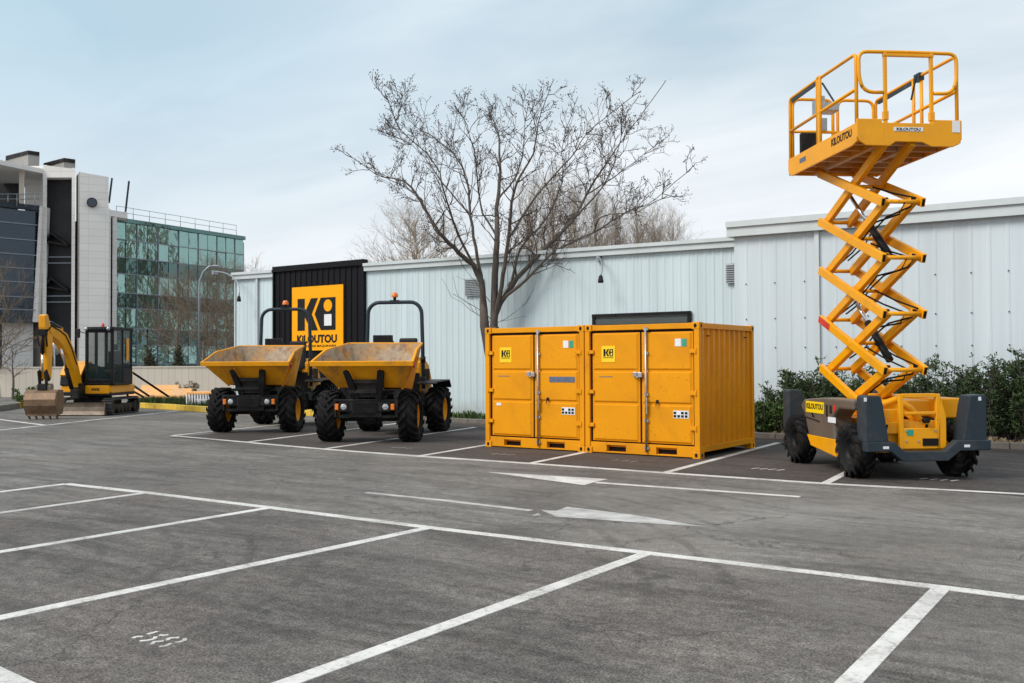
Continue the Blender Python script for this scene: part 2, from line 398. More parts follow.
# cloud veil: pale towards the horizon, blue showing through above and on the left
vr = n.new('ShaderNodeValToRGB'); e = vr.color_ramp.elements
e[0].position = 0; e[0].color = (.80, .81, .83, 1); e[1].position = .6; e[1].color = (.40, .55, .64, 1)
k = e.new(.14); k.color = (.72, .76, .80, 1); k = e.new(.34); k.color = (.47, .61, .69, 1)
l.new(sep.outputs[2], vr.inputs[0])
bd = n.new('ShaderNodeVectorMath'); bd.operation = 'DOT_PRODUCT'; l.new(tc.outputs['Generated'], bd.inputs[0]); bd.inputs[1].default_value = ray(-60, -60).normalized()
br = n.new('ShaderNodeValToRGB'); br.color_ramp.interpolation = 'EASE'; br.color_ramp.elements[0].position = .80; br.color_ramp.elements[0].color = (0, 0, 0, 1); br.color_ramp.elements[1].position = 1.0; br.color_ramp.elements[1].color = (1, 1, 1, 1)
l.new(bd.outputs['Value'], br.inputs[0])
hz = n.new('ShaderNodeValToRGB'); hz.color_ramp.elements[0].position = .03; hz.color_ramp.elements[0].color = (0, 0, 0, 1); hz.color_ramp.elements[1].position = .30; l.new(sep.outputs[2], hz.inputs[0])
bl = n.new('ShaderNodeMix'); bl.data_type = 'RGBA'; l.new(wm('MULTIPLY', wm('MULTIPLY', br.outputs[0], hz.outputs[0]), .95), bl.inputs[0]); l.new(vr.outputs[0], bl.inputs[6]); bl.inputs[7].default_value = (.23, .47, .62, 1)
lt = n.new('ShaderNodeMix'); lt.data_type = 'RGBA'; l.new(bl.outputs[2], lt.inputs[6]); lt.inputs[7].default_value = (.94, .955, .97, 1)
l.new(wm('MULTIPLY', wm('MULTIPLY', rp.outputs[0], .8), wm('SUBTRACT', 1., wm('MULTIPLY', br.outputs[0], .55))), lt.inputs[0])
nz2 = n.new('ShaderNodeTexNoise'); nz2.inputs['Scale'].default_value = 1.5; nz2.inputs['Detail'].default_value = 6; nz2.inputs['Roughness'].default_value = .55; nz2.inputs['Distortion'].default_value = .7
mp2 = n.new('ShaderNodeMapping'); mp2.inputs['Rotation'].default_value = (0, 0, R(40)); mp2.inputs['Scale'].default_value = (.6, 1.5, 1); mp2.inputs['Location'].default_value = (3.1, 1.7, 0); l.new(cx.outputs[0], mp2.inputs[0]); l.new(mp2.outputs[0], nz2.inputs['Vector'])
r2 = n.new('ShaderNodeValToRGB'); r2.color_ramp.elements[0].position = .40; r2.color_ramp.elements[0].color = (.92, .93, .945, 1); r2.color_ramp.elements[1].position = .62; r2.color_ramp.elements[1].color = (1.0, 1.0, 1.0, 1); l.new(nz2.outputs['Fac'], r2.inputs[0])
gy = n.new('ShaderNodeMix'); gy.data_type = 'RGBA'; gy.blend_type = 'MULTIPLY'; gy.inputs[0].default_value = 1; l.new(lt.outputs[2], gy.inputs[6]); l.new(r2.outputs[0], gy.inputs[7])
sc = n.new('ShaderNodeMix'); sc.data_type = 'RGBA'; sc.blend_type = 'MULTIPLY'; sc.inputs[0].default_value = 1
l.new(gy.outputs[2], sc.inputs[6]); sc.inputs[7].default_value = (8.2, 8.2, 8.2, 1)
mx = n.new('ShaderNodeMix'); mx.data_type = 'RGBA'; mx.inputs[0].default_value = .92
l.new(sky.outputs[0], mx.inputs[6]); l.new(sc.outputs[2], mx.inputs[7]); l.new(mx.outputs[2], bg.inputs[0])
bg.inputs[1].default_value = .10
sd = bpy.data.lights.new('sun', 'SUN'); sd.energy = 1.9; sd.angle = R(26); sd.color = (1, .94, .86)
so = bpy.data.objects.new('sun', sd); COL.objects.link(so)
sdir = Vector((math.sin(SUN_AZ)*math.cos(SUN_EL), math.cos(SUN_AZ)*math.cos(SUN_EL), math.sin(SUN_EL)))
so.rotation_euler = sdir.to_track_quat('Z', 'Y').to_euler(); so.location = (0, 0, 30)
scene.view_settings.view_transform = 'Standard'; scene.view_settings.look = 'None'
scene.view_settings.exposure = .5; scene.view_settings.gamma = 1

# ------------------------------------------------------------------ ground
WV, WV2 = 22.0, 21.0        # warehouse wall planes
KV = 19.75
def sheet(name, pts, z, mat, kind='structure'):
    b = MB(); b.add([(p[0], p[1], z) for p in pts], [tuple(range(len(pts)))])
    return tag(b.build(name, mat), kind=kind)
sheet('ground', [(-900, -900), (900, -900), (900, 900), (-900, 900)], -.02, M['asphalt'])
sheet('asphalt', [(-60, -40), (40, -40), (40, 40), (-60, 40)], 0, M['asphalt'])
sheet('rear_bays', [(-18.2, 12.84), (12, 12.84), (12, 19.8), (-18.2, 19.8)], .003, M['asphalt_bay'])
sheet('front_bays', [(-10.85, 2.66), (6, 2.66), (6, 7.33), (-10.85, 7.33)], .003, M['asphalt_front'])
def strip(b, pts, wd, z=.009, ext0=0, ext1=0):
    pts = [Vector((p[0], p[1], 0)) for p in pts]
    d = (pts[0]-pts[1]).normalized(); pts[0] = pts[0]+d*ext0
    d = (pts[-1]-pts[-2]).normalized(); pts[-1] = pts[-1]+d*ext1
    L, Rr = [], []
    for i, p in enumerate(pts):
        d = (pts[min(i+1, len(pts)-1)]-pts[max(i-1, 0)]).normalized(); nn = Vector((-d.y, d.x, 0))*wd/2
        L.append(p+nn); Rr.append(p-nn)
    vs = [(q.x, q.y, z) for q in L]+[(q.x, q.y, z) for q in Rr]; k = len(pts)
    b.add(vs, [(i, i+1, k+i+1, k+i) for i in range(k-1)])
    ring = list(range(k))+list(range(2*k-1, k-1, -1)); rv = [vs[i] for i in ring]; m_ = len(rv)
    b.add(rv+[(x, y, -.01) for x, y, _ in rv], [(i, (i+1) % m_, m_+(i+1) % m_, m_+i) for i in range(m_)])
LW = .115
def line(pxs, wd=LW, z=.006, e0=0, e1=0, name='parking_line'):
    b = MB(); strip(b, [gp(*p) for p in pxs], wd, z, e0, e1)
    return tag(b.build(name, M['paint']), kind='structure')
L1 = [(172, 435.8), (246.8, 442.4), (324, 449.2), (419, 456.4), (530.5, 463.6), (665, 473), (827, 483.8), (1024, 494.3)]
line(L1, e1=8)
ML = [(66, 484), (147.6, 493), (271, 508), (430, 528), (648, 553.5), (944, 588), (1024, 598.2)]
line(ML, wd=.12, e1=6)
def div(px, end, e=0, z=.008, wd=LW):
    line([px, end], z=z, e1=e, wd=wd)
div((174, 435.6), (280, 424.8), 2.2); div((246.8, 442.4), (400, 423.3)); div((324, 449.2), (475, 427.5)); div((419, 456.4), (486, 445.3), 1.5)
div((530.5, 463.6), (586, 452.3), 4); div((665, 473), (778, 443)); div((825, 483.8), (842, 475.2), 4.5)
div((66, 484.3), (0, 492.3), 6); div((147.6, 493), (0, 513.4), 6); div((271, 508), (0, 552.6), 5)
div((430, 528), (0, 618.7), 3, wd=.12); div((648, 553.5), (280, 686.5), 3, wd=.12); div((942, 588), (850.5, 682), 3, wd=.12)
line([(0, 676.5), (28, 690)], wd=.12, e0=9, e1=7, z=.010)
line([(0, 419.6), (46, 425.4)], e0=6); line([(0, 430.3), (45, 425.6), (88, 420.7), (130, 416.3), (178, 411)], e0=8, z=.008)
def polypaint(pxs, mat='paint', z=.009):
    b = MB(); q = [gp(*p) for p in pxs]; b.add([(p.x, p.y, z) for p in q], [tuple(range(len(q)))])
    return b
b = polypaint([(486, 472), (608, 479.3), (594, 482.4), (584, 485.4)], z=.003)
strip(b, [gp(596, 482.6), gp(800, 496.8)], .10, .0032)
tag(b.build('lane_arrow', M['paint']), kind='structure')
b = polypaint([(541, 510.3), (556, 511), (567, 507), (630, 514.6), (708, 527.3), (640, 523), (556, 516.8)], z=.003)
strip(b, [gp(366, 492.6), gp(440, 500), gp(531, 510.5)], .085, .003)
b.add([tuple(gp(532, 515.8).xy)+(.003,), tuple(gp(538, 513.3).xy)+(.003,), tuple(gp(541, 515.6).xy)+(.003,)], [(0, 1, 2)])
tag(b.build('faded_lane_arrow', M['paint_worn']), kind='structure')
# stencilled 58 as broken strokes, reading from the camera, standing along +y
def stencil(x, y, strokes, s=1., wd=.03, name='stencil_number'):
    b = MB()
    for st in strokes:
        strip(b, [(x+p[0]*s, y+p[1]*s, 0) for p in st], wd, .0085)
    return tag(b.build(name, M['paint']), kind='structure')
def arcp(cx, cyy, r, r2, a0, a1, n=7): return [(cx+r*math.cos(R(a0+(a1-a0)*i/n)), cyy+r2*math.sin(R(a0+(a1-a0)*i/n))) for i in range(n+1)]
b = MB()
def smooth2(q, k=5):
    out = []
    for i in range(len(q)-1):
        p0, p1, p2, p3 = q[max(i-1, 0)], q[i], q[i+1], q[min(i+2, len(q)-1)]
        for j in range(k):
            t_ = j/k; out.append(tuple(.5*(2*b1+(c1-a1)*t_+(2*a1-5*b1+4*c1-d1)*t_*t_+(3*b1-a1-3*c1+d1)*t_**3) for a1, b1, c1, d1 in zip(p0, p1, p2, p3)))
    return out+[q[-1]]
for st in ([(345, 233), (400, 218), (450, 203)], [(455, 238), (500, 242), (550, 236)], [(212, 270), (245, 255), (318, 252)], [(270, 294), (340, 290), (410, 275), (425, 250)],
           [(530, 290), (560, 268), (660, 262)], [(600, 306), (660, 300), (700, 285), (688, 270)], [(383, 328), (420, 302), (515, 296)], [(450, 348), (520, 340), (572, 315)]):
    strip(b, [gp(110+x/9.31, 610+y/9.31) for x, y in smooth2([(st[0][0]*.88+st[1][0]*.12, st[0][1]*.88+st[1][1]*.12)]+st[1:-1]+[(st[-1][0]*.85+st[-2][0]*.15, st[-1][1]*.85+st[-2][1]*.15)])], .024, .0055)

tag(b.build('stencil_number', M['paint']), kind='structure')
for (px, py, nn, wdp) in [(503, 454.5, 3, 18), (625, 461, 3, 22), (768, 469.3, 4, 23), (939, 479.8, 4, 28), (402, 448, 3, 16)]:
    q = gp(px, py); b = MB(); sp = .13
    for i in range(nn):
        x0 = q.x+(i-(nn-1)/2)*sp*(4/nn); strip(b, [(x0-.03, q.y-.07, 0), (x0+.03, q.y+.07, 0)], .035, .0055)
    tag(b.build('stencil_number', M['paint_faded'] if nn == 3 else M['paint']), kind='structure')

# kerbs and beds
def kerb(pts, mat, label, hgt=.12, wd=.16):
    b = MB(); pts = [Vector((p[0], p[1], 0)) for p in pts]
    for a, c in zip(pts, pts[1:]):
        L = (c-a).length; k = max(1, round(L/1.0)); d = (c-a)/k; nn = Vector((-d.y, d.x, 0)).normalized()*wd
        for i in range(k):
            p, q = a+d*i+d*.006, a+d*(i+1)-d*.006
            h = hgt+rnd.uniform(-.004, .004)
            b.add([p, q, q+nn, p+nn]+[v+Vector((0, 0, h)) for v in (p, q, q+nn, p+nn)], [(0, 1, 2, 3), (4, 7, 6, 5), (0, 4, 5, 1), (1, 5, 6, 2), (2, 6, 7, 3), (3, 7, 4, 0)])
    return tag(b.build('kerb', mat, bevel=.012), label, 'kerb')
KL = [(-19.2, 20.35), (-13.6, 19.75), (-6.98, 19.25), (-2.68, 19.3), (6, 19.4)]
kerb(KL, M['concrete'], 'long grey concrete kerb in front of the pale warehouse wall and shrubs')
b = MB(); top = [(p[0], p[1]+.16, .07) for p in KL]; bk = [(p[0], WV+.3, .07) for p in KL]
b.add(top+bk, [(i, i+1, 5+i+1, 5+i) for i in range(4)]); tag(b.build('planting_bed', M['soil']), kind='structure')
yk = [gp(138, 408.0), gp(172, 410.0), gp(214, 413.2)]
kerb([(p.x, p.y) for p in yk]+[(-19.6, 20.4)], M['kerb_yellow'], 'yellow painted kerb beside the grass strip behind the dumpers', .19)
ykl = [gp(-30, 414), gp(0, 411.5), gp(20, 408.2)]
kerb([(p.x, p.y) for p in ykl], M['concrete'], 'short grey kerb at the left edge behind the excavator bucket', .2)
kerb([tuple(gp(20, 408.2).xy), tuple(gp(34, 405.5).xy)], M['kerb_yellow'], 'short yellow kerb end behind the excavator bucket', .2)
sheet('grass_bed', [tuple(gp(138, 406.8).xy), tuple(gp(172, 408.8).xy), tuple(gp(214, 412).xy), (-19.6, 20.7), (-27.5, 26), tuple(gp(130, 398).xy)], .12, M['soil'])
b = MB()
pa, pb, pc, pd = gp(140, 406), gp(216, 411.6), gp(205, 403), gp(140, 401)
for i in range(5200):
    u_, v_ = rnd.random(), rnd.random()
    p = pa.lerp(pb, u_).lerp(pd.lerp(pc, u_), v_); h = rnd.uniform(.12, .34)+.1; a = rnd.random()*6.28; dx = Vector((math.cos(a), math.sin(a), 0))*.03
    ln = Vector((rnd.uniform(-.1, .1), rnd.uniform(-.1, .1), 0))
    b.add([p-dx, p+dx, p+ln+Vector((0, 0, h))], [(0, 1, 2)])
tag(b.build('grass', M['grass'], recalc=False), 'green grass strip behind the yellow kerb', 'grass', kind='stuff')

# ------------------------------------------------------------------ warehouse
def clad(b, x0, x1, v, zt0, zt1, pitch, depth=.010, rib=.08, zb=0.0, mi=0):
    k = int(round((x1-x0)/pitch)); pitch = (x1-x0)/k; xs = []
    for i in range(k):
        a = x0+i*pitch
        xs += [(a, v), (a+pitch-rib, v), (a+pitch-rib*.72, v-depth), (a+pitch-rib*.28, v-depth)]
    xs.append((x1, v))
    vs = []
    for x, y in xs:
        zt = zt0+(zt1-zt0)*(x-x0)/(x1-x0); vs += [(x, y, zb), (x, y, zt)]
    b.add(vs, [(2*i, 2*i+2, 2*i+3, 2*i+1) for i in range(len(xs)-1)], False, mi)
XL, XB0, XB1, XR, XE = -27.3, wp(275, 300, 21.94).x, -21.1, -8.72, 8.5
zl = lambda x: 4.745+(4.565-4.745)*(x-XL)/(XR-XL)
wh = empty('warehouse', (0, 0, 0), 0, 'low warehouse with pale blue corrugated cladding and a black section, behind dumpers and containers', 'warehouse')
b = MB(); clad(b, XL, XB0, WV, zl(XL)-.12, zl(XB0)-.12, .22); b.build('wall_cladding', M['wall_blue'], wh, recalc=False)
b = MB(); clad(b, XB1, XR+.6, WV, zl(XB1)-.12, zl(XR)-.12, .22); b.build('wall_cladding', M['wall_blue'], wh, recalc=False)
b = MB(); clad(b, XB0, XB1, WV-.06, zl(XB0)-.05, zl(XB1)-.05, .26, .03, .06)
b.box(XB0-.05, XB1+.03, WV-.14, WV+.1, zl(XB0)-.08, zl(XB0)+.10); b.box(XB0-.06, XB0, WV-.12, WV, 0, zl(XB0)-.08); b.box(XB1, XB1+.05, WV-.12, WV, 0, zl(XB1)-.06)
b.build('black_cladding', M['black_clad'], wh, recalc=False)
def flashing(b, x0, x1, z0, z1, v, hh=.24, out=.12):
    for (a, c, o) in ((0, hh*.62, 0), (hh*.62, hh, .05)):
        vs = []
        for x, z in ((x0, z0), (x1, z1)):
            vs += [(x, v-out-o, z-hh+a), (x, v-out-o, z-hh+c), (x, v+.3, z-hh+c), (x, v+.3, z-hh+a)]
        b.add(vs, [(0, 4, 5, 1), (1, 5, 6, 2), (2, 6, 7, 3), (3, 7, 4, 0), (0, 1, 2, 3), (7, 6, 5, 4)])
b = MB(); flashing(b, XL-.05, XB0-.06, zl(XL), zl(XB0), WV); flashing(b, XB1+.06, XR+.5, zl(XB1), zl(XR), WV); b.build('parapet_flashing', M['flash'], wh)
b = MB(); b.box(XL, XL+.02, WV, WV+16, 0, 4.5); b.box(XL, XR+1, WV+16, WV+16.1, 0, 4.5); b.box(XL, XR+1, WV+.3, WV+16, 4.35, 4.45); b.build('roof', M['roof'], wh)
b = MB(); b.box(XL-.02, XL+.03, WV-.05, WV+.05, 0, 4.5); xx = XL+(XB0-XL)*.55
b.box(xx, xx+.08, WV-.09, WV-.036, 0, zl(xx)-.24); b.build('corner_trim', M['flash'], wh)
b = MB(); z1 = 2.74; b.box(-12.85, -10.05, WV-.10, WV-.03, z1+.02, z1+.10); b.box(-12.85, -12.76, WV-.09, WV-.03, 0, z1+.02); b.box(-10.14, -10.05, WV-.09, WV-.03, 0, z1+.02)
b.build('shutter_frame', M['black'], wh)
b = MB()
for i in range(18): b.box(-12.76, -10.14, WV-.07, WV-.045, i*.15+.01, i*.15+.145)
b.box(-12.76, -10.14, WV-.05, WV-.038, 0, z1); b.build('roller_shutter', M['grey_shutter'], wh)
def vent(x0, x1, z0, z1, v=WV):
    b = MB(); b.box(x0, x1, v-.06, v-.04, z0, z1)
    k = int((z1-z0)/.05)
    for i in range(k):
        z = z0+i*(z1-z0)/k; b.add([(x0, v-.10, z), (x1, v-.10, z), (x1, v-.06, z+.035), (x0, v-.06, z+.035)], [(0, 1, 2, 3)])
    b.build('vent', M['vent'], wh)
vent(-17.1, -16.45, 3.5, 4.0); vent(-9.13, -8.7, 3.47, 3.95)
# right building
w2 = empty('warehouse', (0, 0, 0), 0, 'taller pale grey corrugated warehouse behind the scissor lift and dark shrubs', 'warehouse')
pR = wp(734, 232, WV2); z0r = wp(734, 222.5, WV2).z; xr0 = pR.x
z1r = z0r+(wp(1024, 198, WV2).z-z0r)/(wp(1024, 198, WV2).x-xr0)*(XE-xr0)
dz = (z1r-z0r)/(XE-xr0)
b = MB(); clad(b, xr0, XE, WV2, z0r-.2, z1r-.2, .335, .009, .09); wall_b = b
b = MB(); flashing(b, xr0-.12, XE, z0r, z1r, WV2, .34, .16); b.build('parapet_flashing', M['flash'], w2)
b = MB(); b.box(xr0, xr0+.03, WV2+.02, WV2+18, 0, z0r-.3); b.box(xr0, XE, WV2+.3, WV2+18, z0r-.5, z0r-.4); b.box(xr0, XE, WV2+18, WV2+18.1, 0, z0r-.3); b.build('roof', M['roof'], w2)
b = MB(); xx = wp(818, 300, WV2).x; b.box(xx-.05, xx+.05, WV2-.07, WV2-.037, 0, z0r-.3); b.build('joint_trim', M['flash'], w2)
b = wall_b
for zr in (.9, 1.9, 2.55, 3.35):
    k = 0; x = xr0+.31
    while x < XE:
        if k % 2 == 0: b.cyl((x-.03+.004, WV2-.030, zr), (x-.03+.004, WV2-.010, zr), .014, 6, mi=1)
        x += .335; k += 1
b.build('wall_cladding', [M['wall_grey'], M['dark']], w2, recalc=False)
# gooseneck lamps on the parapet
def wall_lamp(px0, py0, px1, py1, label, v=WV-.25, toright=True):
    a = wp(px0, py0, v+.15); c = wp(px1, py1, v)
    r = empty('wall_lamp', (a.x, WV-.1, a.z), 0, label, 'wall lamp')
    dx, dz_ = c.x-a.x, c.z-a.z; dy = v-.3-(WV-.1)
    pts = [(dx*math.sin(t*math.pi/2), dy*t, dz_*(1-math.cos(t*math.pi/2))) for t in [i/9 for i in range(10)]]
    MB().tube(pts, .022, 8).build('arm', M['lamp_metal'], r)
    MB().box(-.05, .05, -.02, .16, -.08, .06).build('bracket', M['lamp_metal'], r)
    q = pts[-1]; MB().lathe([(-.17, .065), (-.14, .075), (0, .05), (.03, .02)], 'z', 12, q).build('lamp_head', M['dark'], r)
wall_lamp(213, 272, 246, 297, 'curved grey wall lamp at the left end of the pale warehouse')
wall_lamp(598, 258, 606.5, 277, 'small bent wall lamp on the pale blue warehouse behind the bare tree')
# sign
c0, c1 = wp(292, 287.6, WV-.14), wp(343, 284.3, WV-.14); zb = wp(343, 350, WV-.14).z; zt = (c0.z+c1.z)/2
sg = empty('company_sign', (c0.x, WV-.14, zb), 0, 'square orange-yellow company sign with black lettering on black cladding', 'sign')
SW, SH = c1.x-c0.x, zt-zb
MB().box(0, SW, 0, .04, 0, SH).build('sign_panel', M['sign_yellow'], sg)
# logo frame in sign units (0..1 of width, z measured from top in width units)
def sgp(u_, t_, y=-.004): return (u_*SW, y, SH-t_*SW)
b = MB()
def flat(poly, y=-.004, dep=.004, mi=0): b.prism([sgp(*p) for p in poly] if dep is None else [(p[0]*SW, y, SH-p[1]*SW) for p in poly], (0, dep, 0), mi)
KT, KB = .165, .61
flat([(.115, KT), (.26, KT), (.26, KB), (.115, KB)], -.006)
flat([(.26, .36), (.385, KT), (.52, KT), (.40, .385), (.52, KB), (.385, KB), (.26, .42)], -.0065)
flat([(.575, KT), (.86, KT), (.86, KB), (.575, KB), (.455, .385)], -.006)
b.build('logo', M['ink'], sg)
b = MB(); b.prism([(.715*SW+.08*SW*math.cos(R(a)), -.010, SH-.275*SW+.082*SW*math.sin(R(a))) for a in range(0, 360, 15)], (0, .003, 0)); b.build('logo_dot', M['sign_yellow'], sg)
b = MB(); b.box(.645*SW, .785*SW, -.011, -.008, SH-.55*SW, SH-.395*SW); b.build('logo_square', M['white'], sg)
text('sign_text', 'KiLOUTOU', M['ink'], sg, (.105*SW, -.004, SH-.785*SW), FR, .115*SW, .78*SW, bold=.045)
text('sign_text', 'ALQUILER DE MAQUINARIA', M['ink'], sg, (.11*SW, -.004, SH-.845*SW), FR, .036*SW, .77*SW, bold=.02)

# ------------------------------------------------------------------ containers
CW, CD, CH = 2.185, 2.435, 2.26
def logo_sticker(par, x, z, s, y=-.006, cap=True):
    st = MB().box(x, x+s, y, y+.003, z, z+s*1.05).build('logo_sticker', M['sticker_yellow'], par)
    b = MB()
    def fl(poly): b.prism([(x+p[0]*s, y-.002, z+p[1]*s) for p in poly], (0, .0015, 0))
    fl([(.15, .38), (.30, .38), (.30, .85), (.15, .85)]); fl([(.30, .58), (.44, .85), (.58, .85), (.44, .61), (.58, .38), (.44, .38), (.30, .64)])
    fl([(.64, .38), (.86, .38), (.86, .85), (.64, .85), (.53, .61)]); b.build('logo', M['ink'], st)
    b = MB(); b.prism([(x+s*(.74+.06*math.cos(R(a))), y-.004, z+s*(.73+.065*math.sin(R(a)))) for a in range(0, 360, 30)], (0, .0015, 0))
    b.box(x+.69*s, x+.80*s, y-.004, y-.0025, z+.43*s, z+.60*s); b.build('logo_dot', M['sticker_yellow'], st)
    text('sticker_text', 'KiLOUTOU', M['ink'], st, (x+.15*s, y-.0025, z+.27*s), FR, .07*s, .71*s, bold=.02)
def container(x, y, label, first):
    r = empty('storage_container', (x, y, .0), 0, label, 'container', 'yellow storage containers')
    Y = M['yellow']
    b = MB(); pw = .095
    for sx in (0, CW-pw):
        for yy in (0, CD-pw): b.box(sx, sx+pw, yy, yy+pw, .12, CH-.12)
    b.box(pw, CW-pw, .02, .12, CH-.105, CH-.012)                       # front header
    b.box(pw, CW-pw, CD-.12, CD-.02, CH-.105, CH-.012); b.box(pw, CW-pw, CD-.12, CD-.02, .03, .2)
    for sx in (.006, CW-.066):
        b.box(sx, sx+.06, pw, CD-pw, CH-.105, CH-.012); b.box(sx, sx+.06, pw, CD-pw, .10, .20)
    # bottom front sill with two fork slots
    b.box(pw, .42, .02, .12, .02, .20); b.box(.80, 1.38, .02, .12, .02, .20); b.box(1.76, CW-pw, .02, .12, .02, .20)
    for a, c in ((.42, .80), (1.38, 1.76)): b.box(a, c, .021, .12, .155, .20); b.box(a, c, .021, .12, .02, .045)
    b.build('frame', Y, r, .006)
    for sx in (-.004, CW-.136):
        for yy in (-.004, CD-.166):
            for zz_ in (0, CH-.118): cs = MB().box(sx, sx+.14, yy, yy+.17, zz_, zz_+.118).build('corner_casting', Y, r, .008)
    b = MB()
    for sx in (.066, CW-.066):
        for zz_ in (.06, CH-.06):
            b = MB(); b.prism([(sx+.028*math.cos(R(a)), -.0055, zz_+.036*math.sin(R(a))) for a in range(0, 360, 30)], (0, .004, 0)); b.build('casting_hole', M['gasket'], r)
            for q in (.08, CD-.08):
                xx_ = CW+.0045 if sx > 1 else -.0055
                b = MB(); b.prism([(xx_, q+.028*math.cos(R(a)), zz_+.036*math.sin(R(a))) for a in range(0, 360, 30)], (.002, 0, 0)); b.build('casting_hole', M['gasket'], r)
    b = MB(); b.box(.42, .80, .13, CD-.2, .045, .155); b.box(1.38, 1.76, .13, CD-.2, .045, .155); b.box(.12, CW-.12, .121, .128, .03, CH-.1)
    b.build('fork_pocket', M['gasket'], r)
    # doors
    xa = [(.135, 1.07), (1.105, CW-.125)]
    for i, (a, c) in enumerate(xa):
        zs = [(.235, .865), (.895, 1.43), (1.46, CH-.165)]
        b = MB(); b.box(a, c, .045, .075, .225, CH-.15)
        d = b.build('door', Y, r, .004)
        b = MB()
        for (z0_, z1_) in zs:   # three pressed panels
            xi, xo = .055, .02
            vs = [(a+xo, .045, z0_), (c-xo, .045, z0_), (c-xo, .045, z1_), (a+xo, .045, z1_), (a+xi, .024, z0_+.03), (c-xi, .024, z0_+.03), (c-xi, .024, z1_-.012), (a+xi, .024, z1_-.012)]
            b.add(vs, [(0, 1, 5, 4), (1, 2, 6, 5), (2, 3, 7, 6), (3, 0, 4, 7), (4, 5, 6, 7)])
        b.build('pressed_panel', Y, d, .003)
        b = MB(); e1, e2 = (a-.035, a) if i == 0 else (c, c+.035)
        b.box(a-.033 if i == 0 else a-.018, c+.033 if i else c+.02, .078, .088, .2, CH-.108); b.box(c+.002, c+.030, .052, .072, .21, CH-.12) if i else b.box(a-.040, a-.003, .052, .072, .21, CH-.12)
        b.build('gasket', M['gasket'], d)
        for zh in (.50, 1.08, 1.66+.12):
            b = MB(); x0_, x1_ = (a-.075, a+.045) if i == 0 else (c-.045, c+.075)
            b.box(x0_, x1_, -.006, .04, zh-.032, zh+.032); px_ = a-.06 if i == 0 else c+.06
            b.cyl((px_, .0, zh-.05), (px_, .0, zh+.05), .017, 10); b.build('hinge', Y, d, .004)
    b = MB(); b.cyl((1.21, -.012, .07), (1.21, -.012, CH-.06), .019, 12)
    for zz_ in (.14, .6, 1.05, 1.75, CH-.10): b.box(1.17, 1.25, -.014, .03, zz_-.022, zz_+.022)
    rod = b.build('lock_rod', M['steel'], r)
    MB().beam((1.235, -.03, .72), (1.235, -.03, .99), .02, .035).build('handle', M['steel'], rod, .003)
    b = MB(); b.box(.97, 1.045, -.03, .03, 1.35, 1.43); b.box(1.06, 1.14, -.035, .03, 1.34, 1.425); b.cyl((1.02, -.02, 1.34), (1.08, -.02, 1.34), .012); b.build('lock_box', M['steel'], r, .006)
    b = MB(); b.box(1.385, 1.43, .008, .024, .9, .96); b.cyl((1.41, .01, .93), (1.41, -.02, .93), .012); b.beam((1.41, -.02, .95), (1.40, -.02, .85), .012, .012); b.build('key_lock', M['dark'], r)
    logo_sticker(r, .33, 1.60, .27, .018)
    st = MB().box(1.74, 1.85, .018, .021, 1.86, 1.99).build('inspection_sticker', M['white'], r); MB().box(1.87, 1.95, .018, .021, 1.86, 1.99).build('green_sticker', M['green_v'], r)
    st = MB().box(1.70, 1.98, .018, .021, .66, .79).build('data_sticker', M['white'], r)
    b = MB()
    for i in range(4):
        for j in range(2):
            if (i, j) != (1, 1): b.box(1.708+i*.068, 1.755+i*.068, .014, .0175, .675+j*.055, .715+j*.055)
    b.build('sticker_symbols', M['ink'], st)
    if first:
        MB().box(1.44, 1.98, .018, .021, 1.24, 1.34).build('name_plate', M['navy'], r); MB().box(.25, .36, .018, .021, .79, .84).build('small_sticker', M['white'], r)
    b = MB(); b.box(.28, .55, .0225, .0235, 1.335, 1.352); b.build('scuff_mark', M['concrete'], r)
    # corrugated sides, back, roof
    def corr(b, horiz, fix, depth, lo, hi, z0_, z1_, k):
        pts = []
        p = (hi-lo)/k
        for i in range(k): a = lo+i*p; pts += [(a, 0), (a+p*.34, 0), (a+p*.5, 1), (a+p*.84, 1)]
        pts.append((hi, 0)); vs = []
        for a, t_ in pts:
            o = fix+depth*t_
            vs += [((o, a, z0_) if horiz == 'y' else (a, o, z0_)), ((o, a, z1_) if horiz == 'y' else (a, o, z1_))]
        b.add(vs, [(2*i, 2*i+2, 2*i+3, 2*i+1) for i in range(len(pts)-1)])
    b = MB(); corr(b, 'y', CW-.085, .05, pw, CD-pw, .19, CH-.1, 10); b.build('side_panel', Y, r)
    b = MB(); corr(b, 'y', .075, -.036, pw, CD-pw, .19, CH-.1, 10); b.build('side_panel', Y, r)
    b = MB(); corr(b, 'x', CD-.045, .03, pw, CW-pw, .19, CH-.1, 9); b.build('back_panel', Y, r)
    b = MB(); b.box(.08, CW-.08, .08, CD-.08, CH-.035, CH-.018); b.build('roof', Y, r); MB().box(.05, CW-.05, .12, CD-.05, .12, .15).build('floor', Y, r)
    b = MB()
    for q in (.34, CD-.45): b.box(CW-.016, CW+.008, q, q+.08, CH-.235, CH-.215)
    b.build('side_vent', M['gasket'], r)
    return r
container(-11.0, 14.737, 'left yellow storage container with a dark blue plate on its right door', True)
container(-11.0+CW+.02, 14.737, 'right yellow storage container with its corrugated side facing the scissor lift', False)

